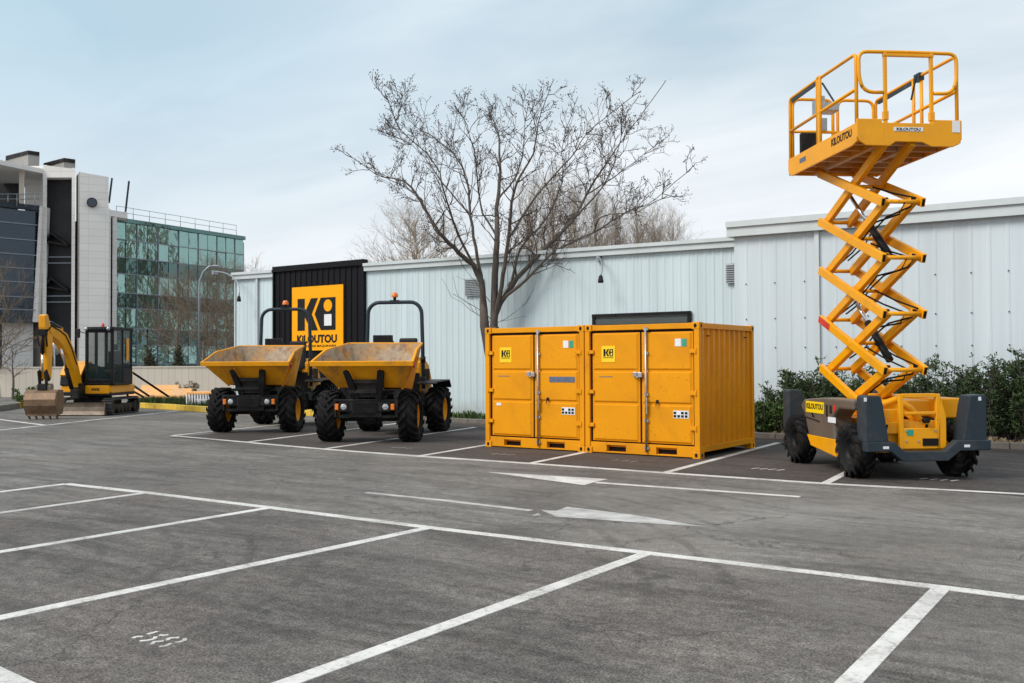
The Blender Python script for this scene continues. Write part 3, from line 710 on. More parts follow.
# ------------------------------------------------------------------ wheels
def tyre_mb(Rr, W, rim, lugs=16, lug_h=.045, smoothn=40):
    b = MB(); h = W/2; rr = Rr-lug_h
    prof = [(-h*.62, rim), (-h*.9, rim+.03), (-h, (rim+rr)/2), (-h*.92, rr-.03), (-h*.7, rr-.005), (0, rr), (h*.7, rr-.005), (h*.92, rr-.03), (h, (rim+rr)/2), (h*.9, rim+.03), (h*.62, rim)]
    b.lathe(prof, 'x', smoothn)
    for i in range(lugs):
        for sd in (-1, 1):
            a0 = 2*math.pi*(i+(0 if sd > 0 else .5))/lugs; da = 2*math.pi/lugs
            n_ = 4; th = .36*da; ring = []
            for k in range(n_+1):
                t = k/n_; x = sd*(.02+t*(h-.01)); a = a0+t*da*1.05
                drop = 0 if t < .8 else .035*(t-.8)/.2
                for (aa, rad) in ((a, rr-.025-drop), (a, Rr-drop), (a+th, Rr-drop), (a+th, rr-.025-drop)): ring.append((x, rad*math.cos(aa), rad*math.sin(aa)))
            x = sd*(h+.008); a = a0+1.18*da
            for (aa, rad) in ((a, (rim+rr)/2+.04), (a, rr-.05), (a+th, rr-.05), (a+th, (rim+rr)/2+.04)): ring.append((x, rad*math.cos(aa), rad*math.sin(aa)))
            fs = [(0, 1, 2, 3)]
            for k in range(n_+1):
                for q in range(4): fs.append((k*4+q, (k+1)*4+q, (k+1)*4+(q+1) % 4, k*4+(q+1) % 4))
            fs.append(((n_+1)*4+3, (n_+1)*4+2, (n_+1)*4+1, (n_+1)*4))
            b.add(ring, fs)
    return b
def wheel(par, loc, rz, Rr, W, rim, rimmat, proto={}, out=1, lugs=16):
    key = (Rr, rimmat)
    if key not in proto:
        b = MB(); h = W/2
        b.lathe([(h*.66, rim+.012), (h*.70, rim-.03), (h*.35, rim-.05), (h*.15, rim*.55), (h*.28, rim*.42), (h*.42, rim*.36), (h*.42, .001)], 'x', 32)
        b.lathe([(-h*.66, rim+.012), (-h*.70, rim-.03), (-h*.1, rim-.06), (-h*.05, .001)], 'x', 32)
        for k in range(8):
            a = 2*math.pi*k/8; b.cyl((h*.24, rim*.48*math.cos(a), rim*.48*math.sin(a)), (h*.36, rim*.48*math.cos(a), rim*.48*math.sin(a)), .014, 8)
        t_ = tyre_mb(Rr, W, rim, lugs)
        w_ = bpy.data.objects.new('wheel', None)
        to = t_.build('tyre', M['rubber']); ro = b.build('rim', M[rimmat])
        proto[key] = (to.data, ro.data); bpy.data.objects.remove(to); bpy.data.objects.remove(ro)
    w_ = bpy.data.objects.new('wheel', None); COL.objects.link(w_); w_.parent = par; w_.location = loc
    w_.rotation_euler = (rnd.uniform(0, 6), 0, rz+(0 if out > 0 else math.pi)) if False else (0, 0, rz+(0 if out > 0 else math.pi))
    w_.empty_display_size = .2
    for nm, me in zip(('tyre', 'rim'), proto[key]):
        o = bpy.data.objects.new(nm, me); COL.objects.link(o); o.parent = w_
    return w_

# ------------------------------------------------------------------ site dumpers
def dumper(joint, ang, steer, label):
    r = empty('site_dumper', (joint[0], joint[1], 0), R(ang), label, 'dumper', 'yellow site dumpers')
    Mf = Matrix.Rotation(R(steer), 4, 'Z')@Matrix.Translation((0, -1.22, 0))      # front module: front axle at y=0
    D, Yl = M['dark'], M['dump_yellow']
    Mk = Mf@Matrix.Translation((.12, .03, 0))@Matrix.Rotation(R(-8), 4, 'Z')
    def fb(b, name, mat, par=r, bev=0, k=0): b.xf(Mk if k else Mf); return b.build(name, mat, par, bev)
    TR, TW = .52, .40
    for sx in (-1, 1):
        p = Mf@Vector((sx*.82, 0, TR)); wheel(r, p, R(steer), TR, TW, .27, 'dump_yellow', out=sx)
        wheel(r, Vector((sx*.82, 1.62, TR)), 0, TR, TW, .27, 'dump_yellow', out=sx)
    # front chassis
    b = MB(); b.box(-.32, .32, -.50, .75, .52, .86); b.box(-.5, .5, -.56, -.44, .64, .80); b.box(-.6, .6, -.50, -.44, .83, .88)
    b.cyl((-.62, 0, TR), (.62, 0, TR), .11, 14); b.lathe([(-.17, .02), (-.13, .17), (.13, .17), (.17, .02)], 'x', 16, (0, 0, TR))
    b.box(-.45, .45, .1, .7, .86, .96); b.cyl((0, .5, .66), (0, 1.35, .66), .12, 12); b.box(-.6, -.32, -.46, -.3, .5, .56); b.box(.32, .6, -.46, -.3, .5, .56)
    for sx in (-1, 1): b.box(sx*.62-.03, sx*.62+.03, -.5, -.42, .52, .88)
    fb(b, 'front_chassis', D, bev=.008)
    b = MB(); b.box(-.25, .25, -.585, -.56, .60, .84)
    for i in range(6): b.box(-.23, .23, -.60, -.585, .62+i*.035, .635+i*.035)
    fb(b, 'front_grille', M['black'])
    for sx in (-1, 1):
        b = MB(); b.lathe([(-.602, .001), (-.600, .045), (-.594, .062), (-.56, .062)], 'y', 18, (sx*.42, 0, .73)); fb(b, 'headlight', M['lens'])
        b = MB(); b.box(sx*.42-.10, sx*.42+.10, -.585, -.5, .64, .82); fb(b, 'headlight_housing', M['black'], bev=.008)
        b = MB(); b.box(sx*.56-.035, sx*.56+.035, -.60, -.54, .67, .79); fb(b, 'turn_signal', M['amber'], bev=.01)
    # hoses and tipping gear
    b = MB()
    for k in range(5):
        x = -.22+k*.11; b.tube([(x, -.35, .86), (x+rnd.uniform(-.05, .05), -.5, .97), (x+rnd.uniform(-.08, .08), -.38, 1.06), (x, -.1, 1.0)], .016, 6)
    fb(b, 'hydraulic_hose', M['gasket'])
    b = MB(); b.cyl((0, .3, .92), (0, -.32, 1.12), .05, 12); fb(b, 'tipping_ram', M['steel'])
    for sx in (-1, 1):
        b = MB(); s_ = sx
        b.prism([(s_*.29-.02, -.74, 1.46), (s_*.29-.02, -.60, .90), (s_*.29-.02, -.32, .84), (s_*.29-.02, -.2, 1.0), (s_*.29-.02, -.55, 1.10)], (.04, 0, 0))
        b.beam((s_*.36, -.76, 1.46), (s_*.24, -.52, .90), .13, .10, side=(1, 0, 0)); fb(b, 'tipping_arm', M['black'], bev=.004, k=1)
    b = MB(); b.box(-.25, .25, -.60, -.54, 1.20, 1.27); b.box(-.22, .22, -.50, -.42, .92, 1.2); b.box(-.32, .32, -.57, -.50, 1.0, 1.07); b.box(-.5, .5, -.3, .4, .96, 1.02); fb(b, 'skip_support', M['dark'])
    # skip
    out = {'FL': (-1.05, -.90, 1.61), 'FR': (1.05, -.90, 1.61), 'ML': (-.94, -.42, 1.86), 'MR': (.98, -.42, 1.86), 'RL': (-.80, .50, 2.01), 'RR': (.80, .50, 2.0),
           'bFL': (-.68, -.42, 1.11), 'bFR': (.70, -.42, 1.11), 'bRL': (-.6, .40, 1.05), 'bRR': (.62, .40, 1.05)}
    ks = list(out); P = {k: Vector(v) for k, v in out.items()}; cen = Vector((0, -.05, 1.62))
    inn = {k: (Vector((v.x*.955, cen.y+(v.y-cen.y)*.95, v.z+(.045 if k[0] == 'b' else 0))) ) for k, v in P.items()}
    vs = [P[k] for k in ks]+[inn[k] for k in ks]; I = {k: i for i, k in enumerate(ks)}; N = len(ks)
    F_ = [('FL', 'bFL', 'bFR', 'FR'), ('FR', 'bFR', 'MR'), ('MR', 'bFR', 'bRR', 'RR'), ('RR', 'bRR', 'bRL', 'RL'), ('RL', 'bRL', 'bFL', 'ML'), ('ML', 'bFL', 'FL'), ('bFL', 'bRL', 'bRR', 'bFR')]
    b = MB(); b.add(vs, [tuple(I[k] for k in f) for f in F_], False, 0)
    b.add(vs, [tuple(N+I[k] for k in reversed(f)) for f in F_], True, 1)
    rim = ['FL', 'FR', 'MR', 'RR', 'RL', 'ML']
    b.add(vs, [(I[a], I[c], N+I[c], N+I[a]) for a, c in zip(rim, rim[1:]+rim[:1])], False, 1)
    b.xf(Mk); sk = b.build('skip', [M['skip_out'], M['skip_in']], r, recalc=False)
    b = MB()
    b.beam(P['FL']+Vector((-.02, -.01, -.02)), P['FR']+Vector((.02, -.01, -.02)), .035, .10, side=(0, 1, .3))
    for a, c in (('FL', 'ML'), ('ML', 'RL'), ('RL', 'RR'), ('RR', 'MR'), ('MR', 'FR')): b.beam(P[a], P[c], .05, .045)
    fb(b, 'skip_rim', Yl, sk, .008, 1)
    for sx in (-1, 1):
        b = MB(); b.beam((sx*.30, -.80, 1.49), (sx*.24, -.48, 1.09), .05, .05); fb(b, 'skip_rib', Yl, sk, .006, 1)
        b = MB(); b.beam((sx*1.0, -.37, 1.72), (sx*.66, -.36, 1.08), .05, .04); fb(b, 'skip_rib', Yl, sk, .006, 1)
    b = MB(); b.lathe([(-.02, .05), (.0, .055), (.01, .02)], 'x', 14, (1.03, -.72, 1.55)); fb(b, 'side_plug', M['red_v'], sk, 0, 1)
    # rear module
    b = MB(); b.box(-.36, .36, .25, 2.35, .48, .86); b.cyl((-.62, 1.62, TR), (.62, 1.62, TR), .11, 14); b.box(-.55, .55, .55, 1.1, .50, .82); b.cyl((0, 0, .42), (0, 0, .95), .09)
    b.box(-.5, .5, 2.25, 2.42, .45, .9); b.box(-.52, .52, .4, 2.3, .40, .52); b.build('rear_chassis', D, r, .01)  # lowest wide box is a belly added to darken the shade underneath
    for sx in (-1, 1):
        b = MB(); x0_, x1_ = sorted((sx*.50, sx*.95))
        b.prism([(x0_, .86, 1.11), (x0_, 1.06, 1.15), (x0_, 2.14, 1.17), (x0_, 2.32, 1.0), (x0_, 2.34, 1.04), (x0_, 2.18, 1.20), (x0_, 1.06, 1.18), (x0_, .85, 1.135)], (x1_-x0_, 0, 0)); b.build('fender', M['black'], r, .006)
    b = MB(); b.prism([(-.44, 1.45, .86), (-.44, 1.45, 1.62), (-.44, 1.75, 1.72), (-.44, 2.2, 1.55), (-.44, 2.46, 1.2), (-.44, 2.46, .86)], (.88, 0, 0)); b.build('engine_cover', Yl, r, .04)
    b = MB()
    for i in range(7): b.box(.441, .447, 1.75+i*.07, 1.79+i*.07, 1.1, 1.45)
    b.build('cover_vent', M['gasket'], r)
    b = MB(); b.box(-.5, .5, .52, 1.45, .86, .94); b.prism([(-.42, 1.38, .94), (-.42, 1.38, 1.36), (-.42, 1.44, 1.36), (-.42, 1.44, .94)], (.84, 0, 0)); b.build('platform', D, r, .006)
    b = MB(); b.box(-.26, .26, 1.05, 1.48, 1.36, 1.48); b.prism([(-.10, 1.42, 1.44), (-.10, 1.50, 2.17), (-.10, 1.58, 2.17), (-.10, 1.54, 1.44)], (.44, 0, 0)); b.build('seat', M['seat'], r, .04)
    b = MB(); b.box(-.40, .0, .72, .80, 1.3, 2.1); b.box(-.44, -.02, .62, .80, 1.98, 2.22); b.build('control_console', M['black'], r, .015)
    cc = arc((0, 0, 0), .17, 0, 2*math.pi, 18, 'xy'); mt = Matrix.Translation((-.05, .82, 1.72))@Matrix.Rotation(R(-28), 4, 'X')
    b = MB(); b.tube([mt@Vector(p) for p in cc], .014, 6, cap=False); b.cyl((-.05, .82, 1.72), (-.05, .64, 1.42), .02); b.build('steering_wheel', M['gasket'], r)
    # roll bar
    hx, ht, yb = .64, 2.99, 1.28; rr = .27
    pts = [(-hx-.04, yb, 1.0), (-hx-.02, yb, 2.1)]+[(-hx+rr+rr*math.cos(a), yb, ht-rr+rr*math.sin(a)) for a in [math.pi-i*math.pi/2/6 for i in range(7)]]
    pts += [(hx-rr+rr*math.cos(a), yb, ht-rr+rr*math.sin(a)) for a in [math.pi/2-i*math.pi/2/6 for i in range(7)]]+[(hx+.02, yb, 2.1), (hx+.04, yb, 1.0)]
    pts = [(x-.13, y, z_) for x, y, z_ in pts]
    rb = MB().tube(pts, .044, 10).build('roll_bar', M['slate'], r)
    MB().box(-.24, -.02, yb-.045, yb+.045, ht+.02, ht+.05).build('beacon_bracket', M['black'], r, .006)
    for sx in (-1, 1): b = MB(); b.box(sx*(hx+.03)-.19, sx*(hx+.03)-.07, yb-.07, yb+.07, 1.18, 1.28); b.build('roll_bar_bracket', M['black'], r, .006); MB().cyl((sx*(hx+.03)-.13, yb, 1.6), (sx*(hx+.03)-.13, yb, 1.74), .06, 12).build('roll_bar_joint', M['black'], r)
    bc = MB().cyl((-.13, yb, ht+.05), (-.13, yb, ht+.13), .035).build('beacon_base', M['black'], r)
    MB().lathe([(ht+.12, .075), (ht+.15, .078), (ht+.20, .066), (ht+.225, .045), (ht+.235, .001)], 'z', 16, (-.13, yb, 0)).build('beacon', M['beacon'], r)
    return r
dumper((-14.33, 15.50), 25, 6, 'yellow site dumper parked beside the containers, the nearer of the two dumpers')
dumper((-18.44, 15.99), 29, 3, 'yellow site dumper in front of the company sign, the farther of the two dumpers')

# ------------------------------------------------------------------ scissor lift
LO = (-3.251, 14.0735)
sl = empty('scissor_lift', (LO[0], LO[1], 0), R(40.5), 'orange-yellow rough terrain scissor lift with raised guard-railed platform', 'scissor lift')
LY = M['lift_yellow']; SX = -.135
for sx in (-1, 1):
    for yy in (0.02, 1.97):
        wheel(sl, (.74 if sx > 0 else -.71, yy, .375), 0, .38, .26, .20, 'black', out=sx, lugs=14)
b = MB(); b.box(-.48, .48, -.2, 2.2, .36, .62); b.box(-.42, .42, -.28, 2.28, .62, .78); b.box(-.60, .60, .45, 1.55, .30, .60); b.cyl((-.62, .02, .4), (.62, .02, .4), .09); b.cyl((-.62, 1.97, .4), (.62, 1.97, .4), .09)
b.build('chassis', LY, sl, .012)
def housing(sx, mat_hi, name):
    x0_, x1_ = sorted((sx*.50, sx*(.90 if sx > 0 else .79)))
    b = MB(); b.prism([(x0_, .50, .46), (x0_, .56, .80), (x0_, .38, .93), (x0_, -.1, .93), (x0_, -.1, 1.07), (x0_, .9, 1.07), (x0_, 1.62, 1.02), (x0_, 1.76, .92), (x0_, 1.60, .80), (x0_, 1.44, .46)], (x1_-x0_, 0, 0)); return b
b = housing(-1, 0, 0); hl = b.build('side_cover', M['taupe'], sl, .03)
b = MB(); b.prism([(-.795, .50, .49), (-.795, .46, .24), (-.795, 1.36, .33), (-.795, 1.50, .49)], (.2, 0, 0)); b.build('lower_skirt', LY, sl, .01)
b = MB(); b.box(-.895, -.890, .62, .70, .98, 1.05); b.build('cover_badge', M['red_v'], hl) if 0 else None
b = MB(); b.box(-.796, -.789, .60, .66, .85, .97); b.box(-.796, -.789, .74, .79, .80, .97); b.build('cover_latch', M['gasket'], hl)
b = MB(); b.prism([(-.796, 1.02, .70), (-.796, 1.03, .72), (-.796, 1.55, .76), (-.796, 1.55, .745)], (.004, 0, 0)); b.prism([(-.796, 1.2, .76), (-.796, 1.28, .76), (-.796, 1.40, .92), (-.796, 1.37, .92)], (.004, 0, 0)); b.build('cover_groove', M['gasket'], hl)
b = MB(); b.prism([(-.796, .50+.045*math.cos(R(a)), .93+.055*math.sin(R(a))) for a in range(0, 360, 30)], (.004, 0, 0)); b.build('round_mark', M['red_v'], hl)
MB().box(-.796, -.792, .46, .72, .72, .80).build('data_sticker', M['white'], hl)
s3 = MB().box(-.798, -.793, .86, 1.52, .83, 1.0).build('name_sticker', M['sticker_yellow'], hl)
text('name_text', 'KILOUTOU', M['ink'], s3, (-.7995, 1.49, .885), (R(90), 0, R(-90)), .085, .60, bold=.03)
b = MB(); b.prism([(.50, .1, .80), (.50, .1, 1.08), (.50, 1.9, 1.08), (.50, 1.9, .80)], (.40, 0, 0)); b.box(.0, .55, .25, 1.7, .82, 1.05); b.build('battery_box', LY, sl, .02)
b = housing(1, 0, 0)
b = MB(); b.box(.52, .88, .55, 1.5, .46, .80); b.build('side_cover', M['taupe'], sl, .02)
# stabiliser towers
for i, (sx, yy) in enumerate(((-1, -.36), (1, -.36), (-1, 2.32), (1, 2.32))):
    fy = -1 if yy < 1 else 1
    xo, xi, xt = (sx*.90, sx*.56, sx*.64) if sx > 0 else (-.80, -.47, -.55)
    ya, yb2 = yy-.12, yy+.15
    b = MB(); b.prism([(xo, ya, .52), (xi, ya, .52), (xt, ya, 1.02), (xt+sx*.03, ya, 1.14), (xo-sx*.03, ya, 1.15), (xo, ya, 1.12)], (0, yb2-ya, 0))
    tw = b.build('stabiliser_tower', [M['slate']], sl, .018)
    b = MB(); b.cyl((sx*.74, yy+.01, .30), (sx*.74, yy+.01, .55), .055); b.lathe([(.24, .11), (.27, .12), (.31, .06)], 'z', 16, (sx*.74, yy+.01, 0)) if fy > 0 else None
    b.build('stabiliser_foot', M['black'], tw)
    if fy < 0: MB().box(sx*.80-.02, sx*.80+.02, ya-.004, ya-.001, 1.07, 1.12).build('small_sticker', M['white'], tw)
for yy, nm in ((-.40, 'bumper'), (2.36, 'bumper')):
    z = lambda p: p
    q0, q1 = (yy-.12, yy+.02)
    b = MB(); tp = [(-.80, .53), (-.42, .53), (-.27, .40), (.30, .40), (.46, .54), (.93, .54)]; bt = [(.93, .41), (.50, .40), (.33, .27), (-.30, .27), (-.46, .40), (-.80, .40)]
    b.prism([(x, q0, z_) for x, z_ in tp+bt], (0, q1-q0, 0)); bo = b.build(nm, M['slate'], sl, .012)
    MB().box(-.58, -.50, q0-.004, q0-.001, .44, .475).build('bumper_sticker', M['white'], bo); MB().box(.55, .63, q0-.004, q0-.001, .45, .485).build('bumper_sticker', M['white'], bo)
# front ladder and frame
b = MB(); ly = -.30
b.box(-.26, -.20, ly-.05, ly+.01, .42, 1.16); b.box(.26, .32, ly-.05, ly+.01, .42, 1.16)
b.box(-.20, .26, ly-.05, ly+.01, 1.11, 1.165); b.box(-.20, .26, ly-.04, ly, .88, .92); b.box(-.22, .28, ly-.05, ly-.02, .42, .70)
b.prism([(.26, ly-.05, .42), (.32, ly-.05, .42), (.40, ly-.05, .42), (.40, ly-.05, .86), (.33, ly-.05, 1.10)], (0, .04, 0)); b.build('entry_ladder', LY, sl, .008)
b = MB(); b.box(-.42, .42, -.18, 2.2, .30, .355); b.build('shade_plate', M['black'], sl)  # plate added under the hollow chassis to deepen the shade beneath the lift
for (xx_, zz_) in ((-.17, .52), (-.17, .66), (.0, .52), (.24, .66)): MB().cyl((xx_, ly-.062, zz_), (xx_, ly-.05, zz_), .014, 8).build('bolt', M['steel'], sl)
b = MB(); b.box(.06, .28, ly-.058, ly-.051, .46, .56); b.cyl((.11, ly-.1, .80), (.11, ly, .80), .035); b.build('rubber_step', M['gasket'], sl)
MB().box(-.16, -.07, ly-.056, ly-.051, .60, .68).build('green_sticker', M['green_v'], sl)
b = MB(); b.tube([(-.42, -.1, 1.0), (-.2, -.14, 1.08), (0, -.16, .95), (.12, -.16, .8)], .05, 8); b.box(-.48, -.2, -.22, .0, .6, .95); b.box(-.44, .1, -.26, -.2, .70, .76); b.build('base_bracket', LY, sl, .01)
# scissor stack
ZF = [.72+.7655*i for i in range(6)]; YF, YR = -.24, 1.77
arms = []
for k in range(5):
    for s_, off in ((-1, .285), (1, .285)):
        b = MB(); x = SX+s_*off
        p, q = Vector((x, YF, ZF[k])), Vector((x, YR, ZF[k+1])); d = (q-p).normalized()*.05
        b.beam(p-d, q+d, .062, .125, side=(1, 0, 0)); b.cyl((x-.036, (YF+YR)/2, (ZF[k]+ZF[k+1])/2), (x+.036, (YF+YR)/2, (ZF[k]+ZF[k+1])/2), .045, 14)
        a_ = b.build('scissor_arm', LY, sl, .008)
        b = MB(); d2 = (q-p).normalized()
        for e_, sgn in ((p-d, -1), (q+d, 1)):
            b.beam(e_+d2*sgn*.0005, e_+d2*sgn*.003, .040, .095, side=(1, 0, 0))
        b.build('arm_end', M['gasket'], a_)
        if k == 1 and s_ < 0:
            b = MB(); b.beam(q+d-d2*.42+Vector((-.033, 0, 0)), q+d+Vector((-.033, 0, 0)), .004, .10, side=(1, 0, 0)); b.build('red_reflector', M['red_v'], a_)
    for s_, off in ((-1, .19), (1, .19)):
        b = MB(); x = SX+s_*off
        p, q = Vector((x, YR, ZF[k])), Vector((x, YF, ZF[k+1]))
        if k == 4: q = q+Vector((0, .10, .05)); d = (q-p).normalized()*.05
        b.beam(p-d, q+d, .075, .125, side=(1, 0, 0)); a_ = b.build('scissor_arm', LY, sl, .008)
        b = MB(); d2 = (q-p).normalized()
        if k < 4: b.beam(q+d+d2*.0005, q+d+d2*.003, .05, .095, side=(1, 0, 0)); b.build('arm_end', M['gasket'], a_)
for y_, z_ in [(YF, z) for z in ZF[1:-1]]+[(YR, z) for z in ZF[1:]]+[((YF+YR)/2, z+.383) for z in ZF[:-1]]:
    MB().cyl((SX-.30, y_, z_), (SX+.30, y_, z_), .030, 12).build('cross_tube', LY, sl)
b = MB()
for k in (0, 2): pass
cyls = [((SX, 1.45, 1.05+.2), (SX, .35, 1.90)), ((SX, 1.5, 2.55), (SX, .45, 3.25))]
for (p, q) in (((SX-.02, 1.30, 2.62), (SX+.05, .25, 1.62)), ((SX-.02, 1.30, 4.12), (SX+.05, .25, 3.12))):
    p, q = Vector(p), Vector(q); MB().cyl(q, p.lerp(q, .45), .055, 14).build('lift_cylinder', M['black'], sl); MB().cyl(p.lerp(q, .45), p, .03, 12).build('cylinder_rod', M['chrome'], sl)
b = MB()
for k in range(1, 5):
    for j in range(2):
        z_ = ZF[k]+rnd.uniform(-.05, .05); x = SX-.12+.16*j+rnd.uniform(-.04, .04); m1 = (x, .76, z_-.38+.05*j)
        b.tube([(x, 1.55, z_-.65), (x+.03, 1.1, z_-.5), m1, (x, .3, z_-.16), (x+.1, YF+.05, z_-.12+.03*j), (x+.14, YF-.02, z_+.02), (x+.06, .2, z_+.16), (x, .7, z_+.34)], .013, 6)
b.build('hydraulic_hose', M['gasket'], sl)
# platform
PX0, PX1, PY0, PY1, PZ = -.765, .735, -.255, 2.22, 4.60
b = MB(); b.box(PX0+.03, PX1-.03, PY0+.04, PY1-.03, PZ+.06, PZ+.10)
b.box(-.42, -.34, PY0+.1, PY1-.1, PZ-.02, PZ+.06); b.box(.10, .18, PY0+.1, PY1-.1, PZ-.02, PZ+.06)
for i in range(6): b.box(PX0+.04, PX1-.04, PY0+.2+i*.38, PY0+.25+i*.38, PZ+.0, PZ+.06)
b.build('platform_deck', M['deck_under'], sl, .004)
b = MB()   # toe boards: front one dips with bevelled corners
b.prism([(PX0+.04, PY0, 4.60), (PX0+.13, PY0, 4.545), (PX0+.46, PY0, 4.54), (PX0+.55, PY0, 4.60), (PX0+.93, PY0, 4.60), (PX0+1.06, PY0, 4.54), (PX1-.13, PY0, 4.54), (PX1-.04, PY0, 4.58), (PX1, PY0, 4.65), (PX1, PY0, 4.91), (PX1-.42, PY0, 4.91), (PX1-.42, PY0, 4.86), (PX0+.36, PY0, 4.86), (PX0+.36, PY0, 4.91), (PX0, PY0, 4.91), (PX0, PY0, 4.66)], (0, .03, 0))
b.prism([(PX0, PY0+.03, 4.60), (PX0, PY0+.15, 4.57), (PX0, PY1-.12, 4.57), (PX0, PY1, 4.66), (PX0, PY1, 4.86), (PX0, PY0+.03, 4.86)], (.03, 0, 0))
b.prism([(PX1-.03, PY0+.03, 4.60), (PX1-.03, PY1, 4.60), (PX1-.03, PY1, 4.86), (PX1-.03, PY0+.03, 4.86)], (.03, 0, 0))
b.box(PX0+.03, PX1-.03, PY1-.03, PY1, 4.60, 4.86)
tb = b.build('toe_board', LY, sl, .008)
pl = MB().box(PX0+.52, PX0+.94, PY0-.006, PY0-.001, 4.745, 4.80).build('name_plate', M['white'], tb)
text('name_text', 'KILOUTOU', M['ink'], pl, (PX0+.56, PY0-.0075, 4.752), FR, .04, .34, bold=.03)
MB().box(PX1-.14, PX1-.03, PY0-.006, PY0-.001, 4.74, 4.90).build('load_sticker', M['white'], tb)
text('name_text', 'KILOUTOU', M['ink'], tb, (PX0-.003, PY0+.82, 4.70), (R(90), 0, R(-90)), .11, .66, bold=.03)
MB().box(PX0-.005, PX0-.001, 1.50, 1.74, 4.70, 4.77).build('blue_sticker', M['navy'], tb)
RZ = 5.835; RM = 5.33
def rail(pts, rad=.025): return MB().tube(pts, rad, 10)
def rounded(p, rr=.09, n=4):
    out = [Vector(p[0])]
    for a, b_, c in zip(p, p[1:], p[2:]):
        a, b_, c = Vector(a), Vector(b_), Vector(c); u_ = (a-b_).normalized()*rr; w_ = (c-b_).normalized()*rr
        for i in range(n+1):
            t = i/n; out.append((b_+u_)*(1-t)**2+b_*2*t*(1-t)+(b_+w_)*t*t)
    out.append(Vector(p[-1])); return out
def guard(name, segs, rad=.025):
    b = MB()
    for s_ in segs: b.tube(s_, rad, 10)
    return b.build(name, LY, sl)
x0, x1, y0, y1 = PX0+.03, PX1-.03, PY0+.03, PY1-.03
guard('side_guardrail', [rounded([(x0, y0+.04, 4.6), (x0, y0+.04, RZ-.02), (x0, 1.15, RZ), (x0, y1, RZ), (x0, y1, 4.6)]), [(x0, y0+.04, RM), (x0, y1, RM-.02)]])
guard('side_guardrail', [rounded([(x1, y0+.04, 4.6), (x1, y0+.04, RZ-.02), (x1, 1.15, RZ), (x1, y1, RZ), (x1, y1, 4.6)]), [(x1, y0+.04, RM), (x1, y1, RM-.02)], [(x1, .75, 4.7), (x1, .75, RZ-.02)], [(x1, .98, 4.7), (x1, .98, RZ)]])
b = MB(); b.box(x0-.03, x0+.03, 1.0, 1.14, 4.6, RZ+.04) if 0 else b.tube(rounded([(x0-.01, .98, 4.66), (x0-.01, .98, RZ+.02), (x0-.01, 1.10, RZ+.02), (x0-.01, 1.10, 4.66)], .04), .02, 8)
b.box(x0-.02, x0, 1.0, 1.08, 4.66, RZ); b.build('slide_post', LY, sl)
guard('front_guardrail', [rounded([(x0+.36, y0, 5.28), (x0+.10, y0, 5.28), (x0+.02, y0, 5.45), (x0+.02, y0, RZ), (.5*(x0+x1), y0, RZ+.005), (x1-.02, y0, RZ), (x1-.02, y0, 5.45), (x1-.10, y0, 5.28), (x1-.36, y0, 5.28)], .12),
                          ])
b = MB()
for xx_ in (x0+.39, x1-.39): b.beam((xx_, y0, 4.86), (xx_, y0, RZ), .045, .045); b.box(xx_-.035, xx_+.035, y0-.03, y0+.03, 4.9, 5.02)
b.box(x0+.36, x1-.36, y0-.03, y0+.02, RZ-.06, RZ-.02); b.build('gate_post', LY, sl, .005)
guard('rear_guardrail', [rounded([(x0+.04, y1, 4.6), (x0+.04, y1, RZ-.0), (-.02, y1, RZ), (-.02, y1, 4.6)], .14), rounded([(.06, y1, 4.6), (.06, y1, RZ), (x1-.04, y1, RZ), (x1-.04, y1, 4.6)], .14), [(x0, y1, RM-.02), (x1, y1, RM-.02)]])
b = MB(); b.beam((x0+.0, 1.15, RZ-.045), (x0+.0, y1-.1, RZ-.055), .03, .05); b.beam((x1, .85, RZ-.045), (x1, y1-.1, RZ-.055), .03, .05); b.beam((x0+.03, 1.0, RZ-.08), (x0+.1, .72, 5.38), .02, .02); b.beam((x1-.05, .8, RZ), (x1-.08, .9, 5.5), .02, .02); b.box(x1-.05, x1+.03, .72, .88, RZ-.08, RZ+.03); b.build('rail_guide', M['slate'], sl)
cb = MB(); cb.box(x0+.08, x0+.36, 1.15, 1.4, 5.38, 5.52); cb.box(x0+.05, x0+.12, 1.1, 1.45, 5.36, 5.6); cb.build('control_box', M['steel'], sl, .02)
MB().box(x0+.50, x0+.6, y1-.05, y1-.02, RM+.0, RM+.2).build('socket_plate', M['lamp_metal'], sl, .005)
MB().box(x0+.12, x0+.44, y1-.16, y1-.06, 4.70, 5.26).build('document_box', M['black'], sl, .02)

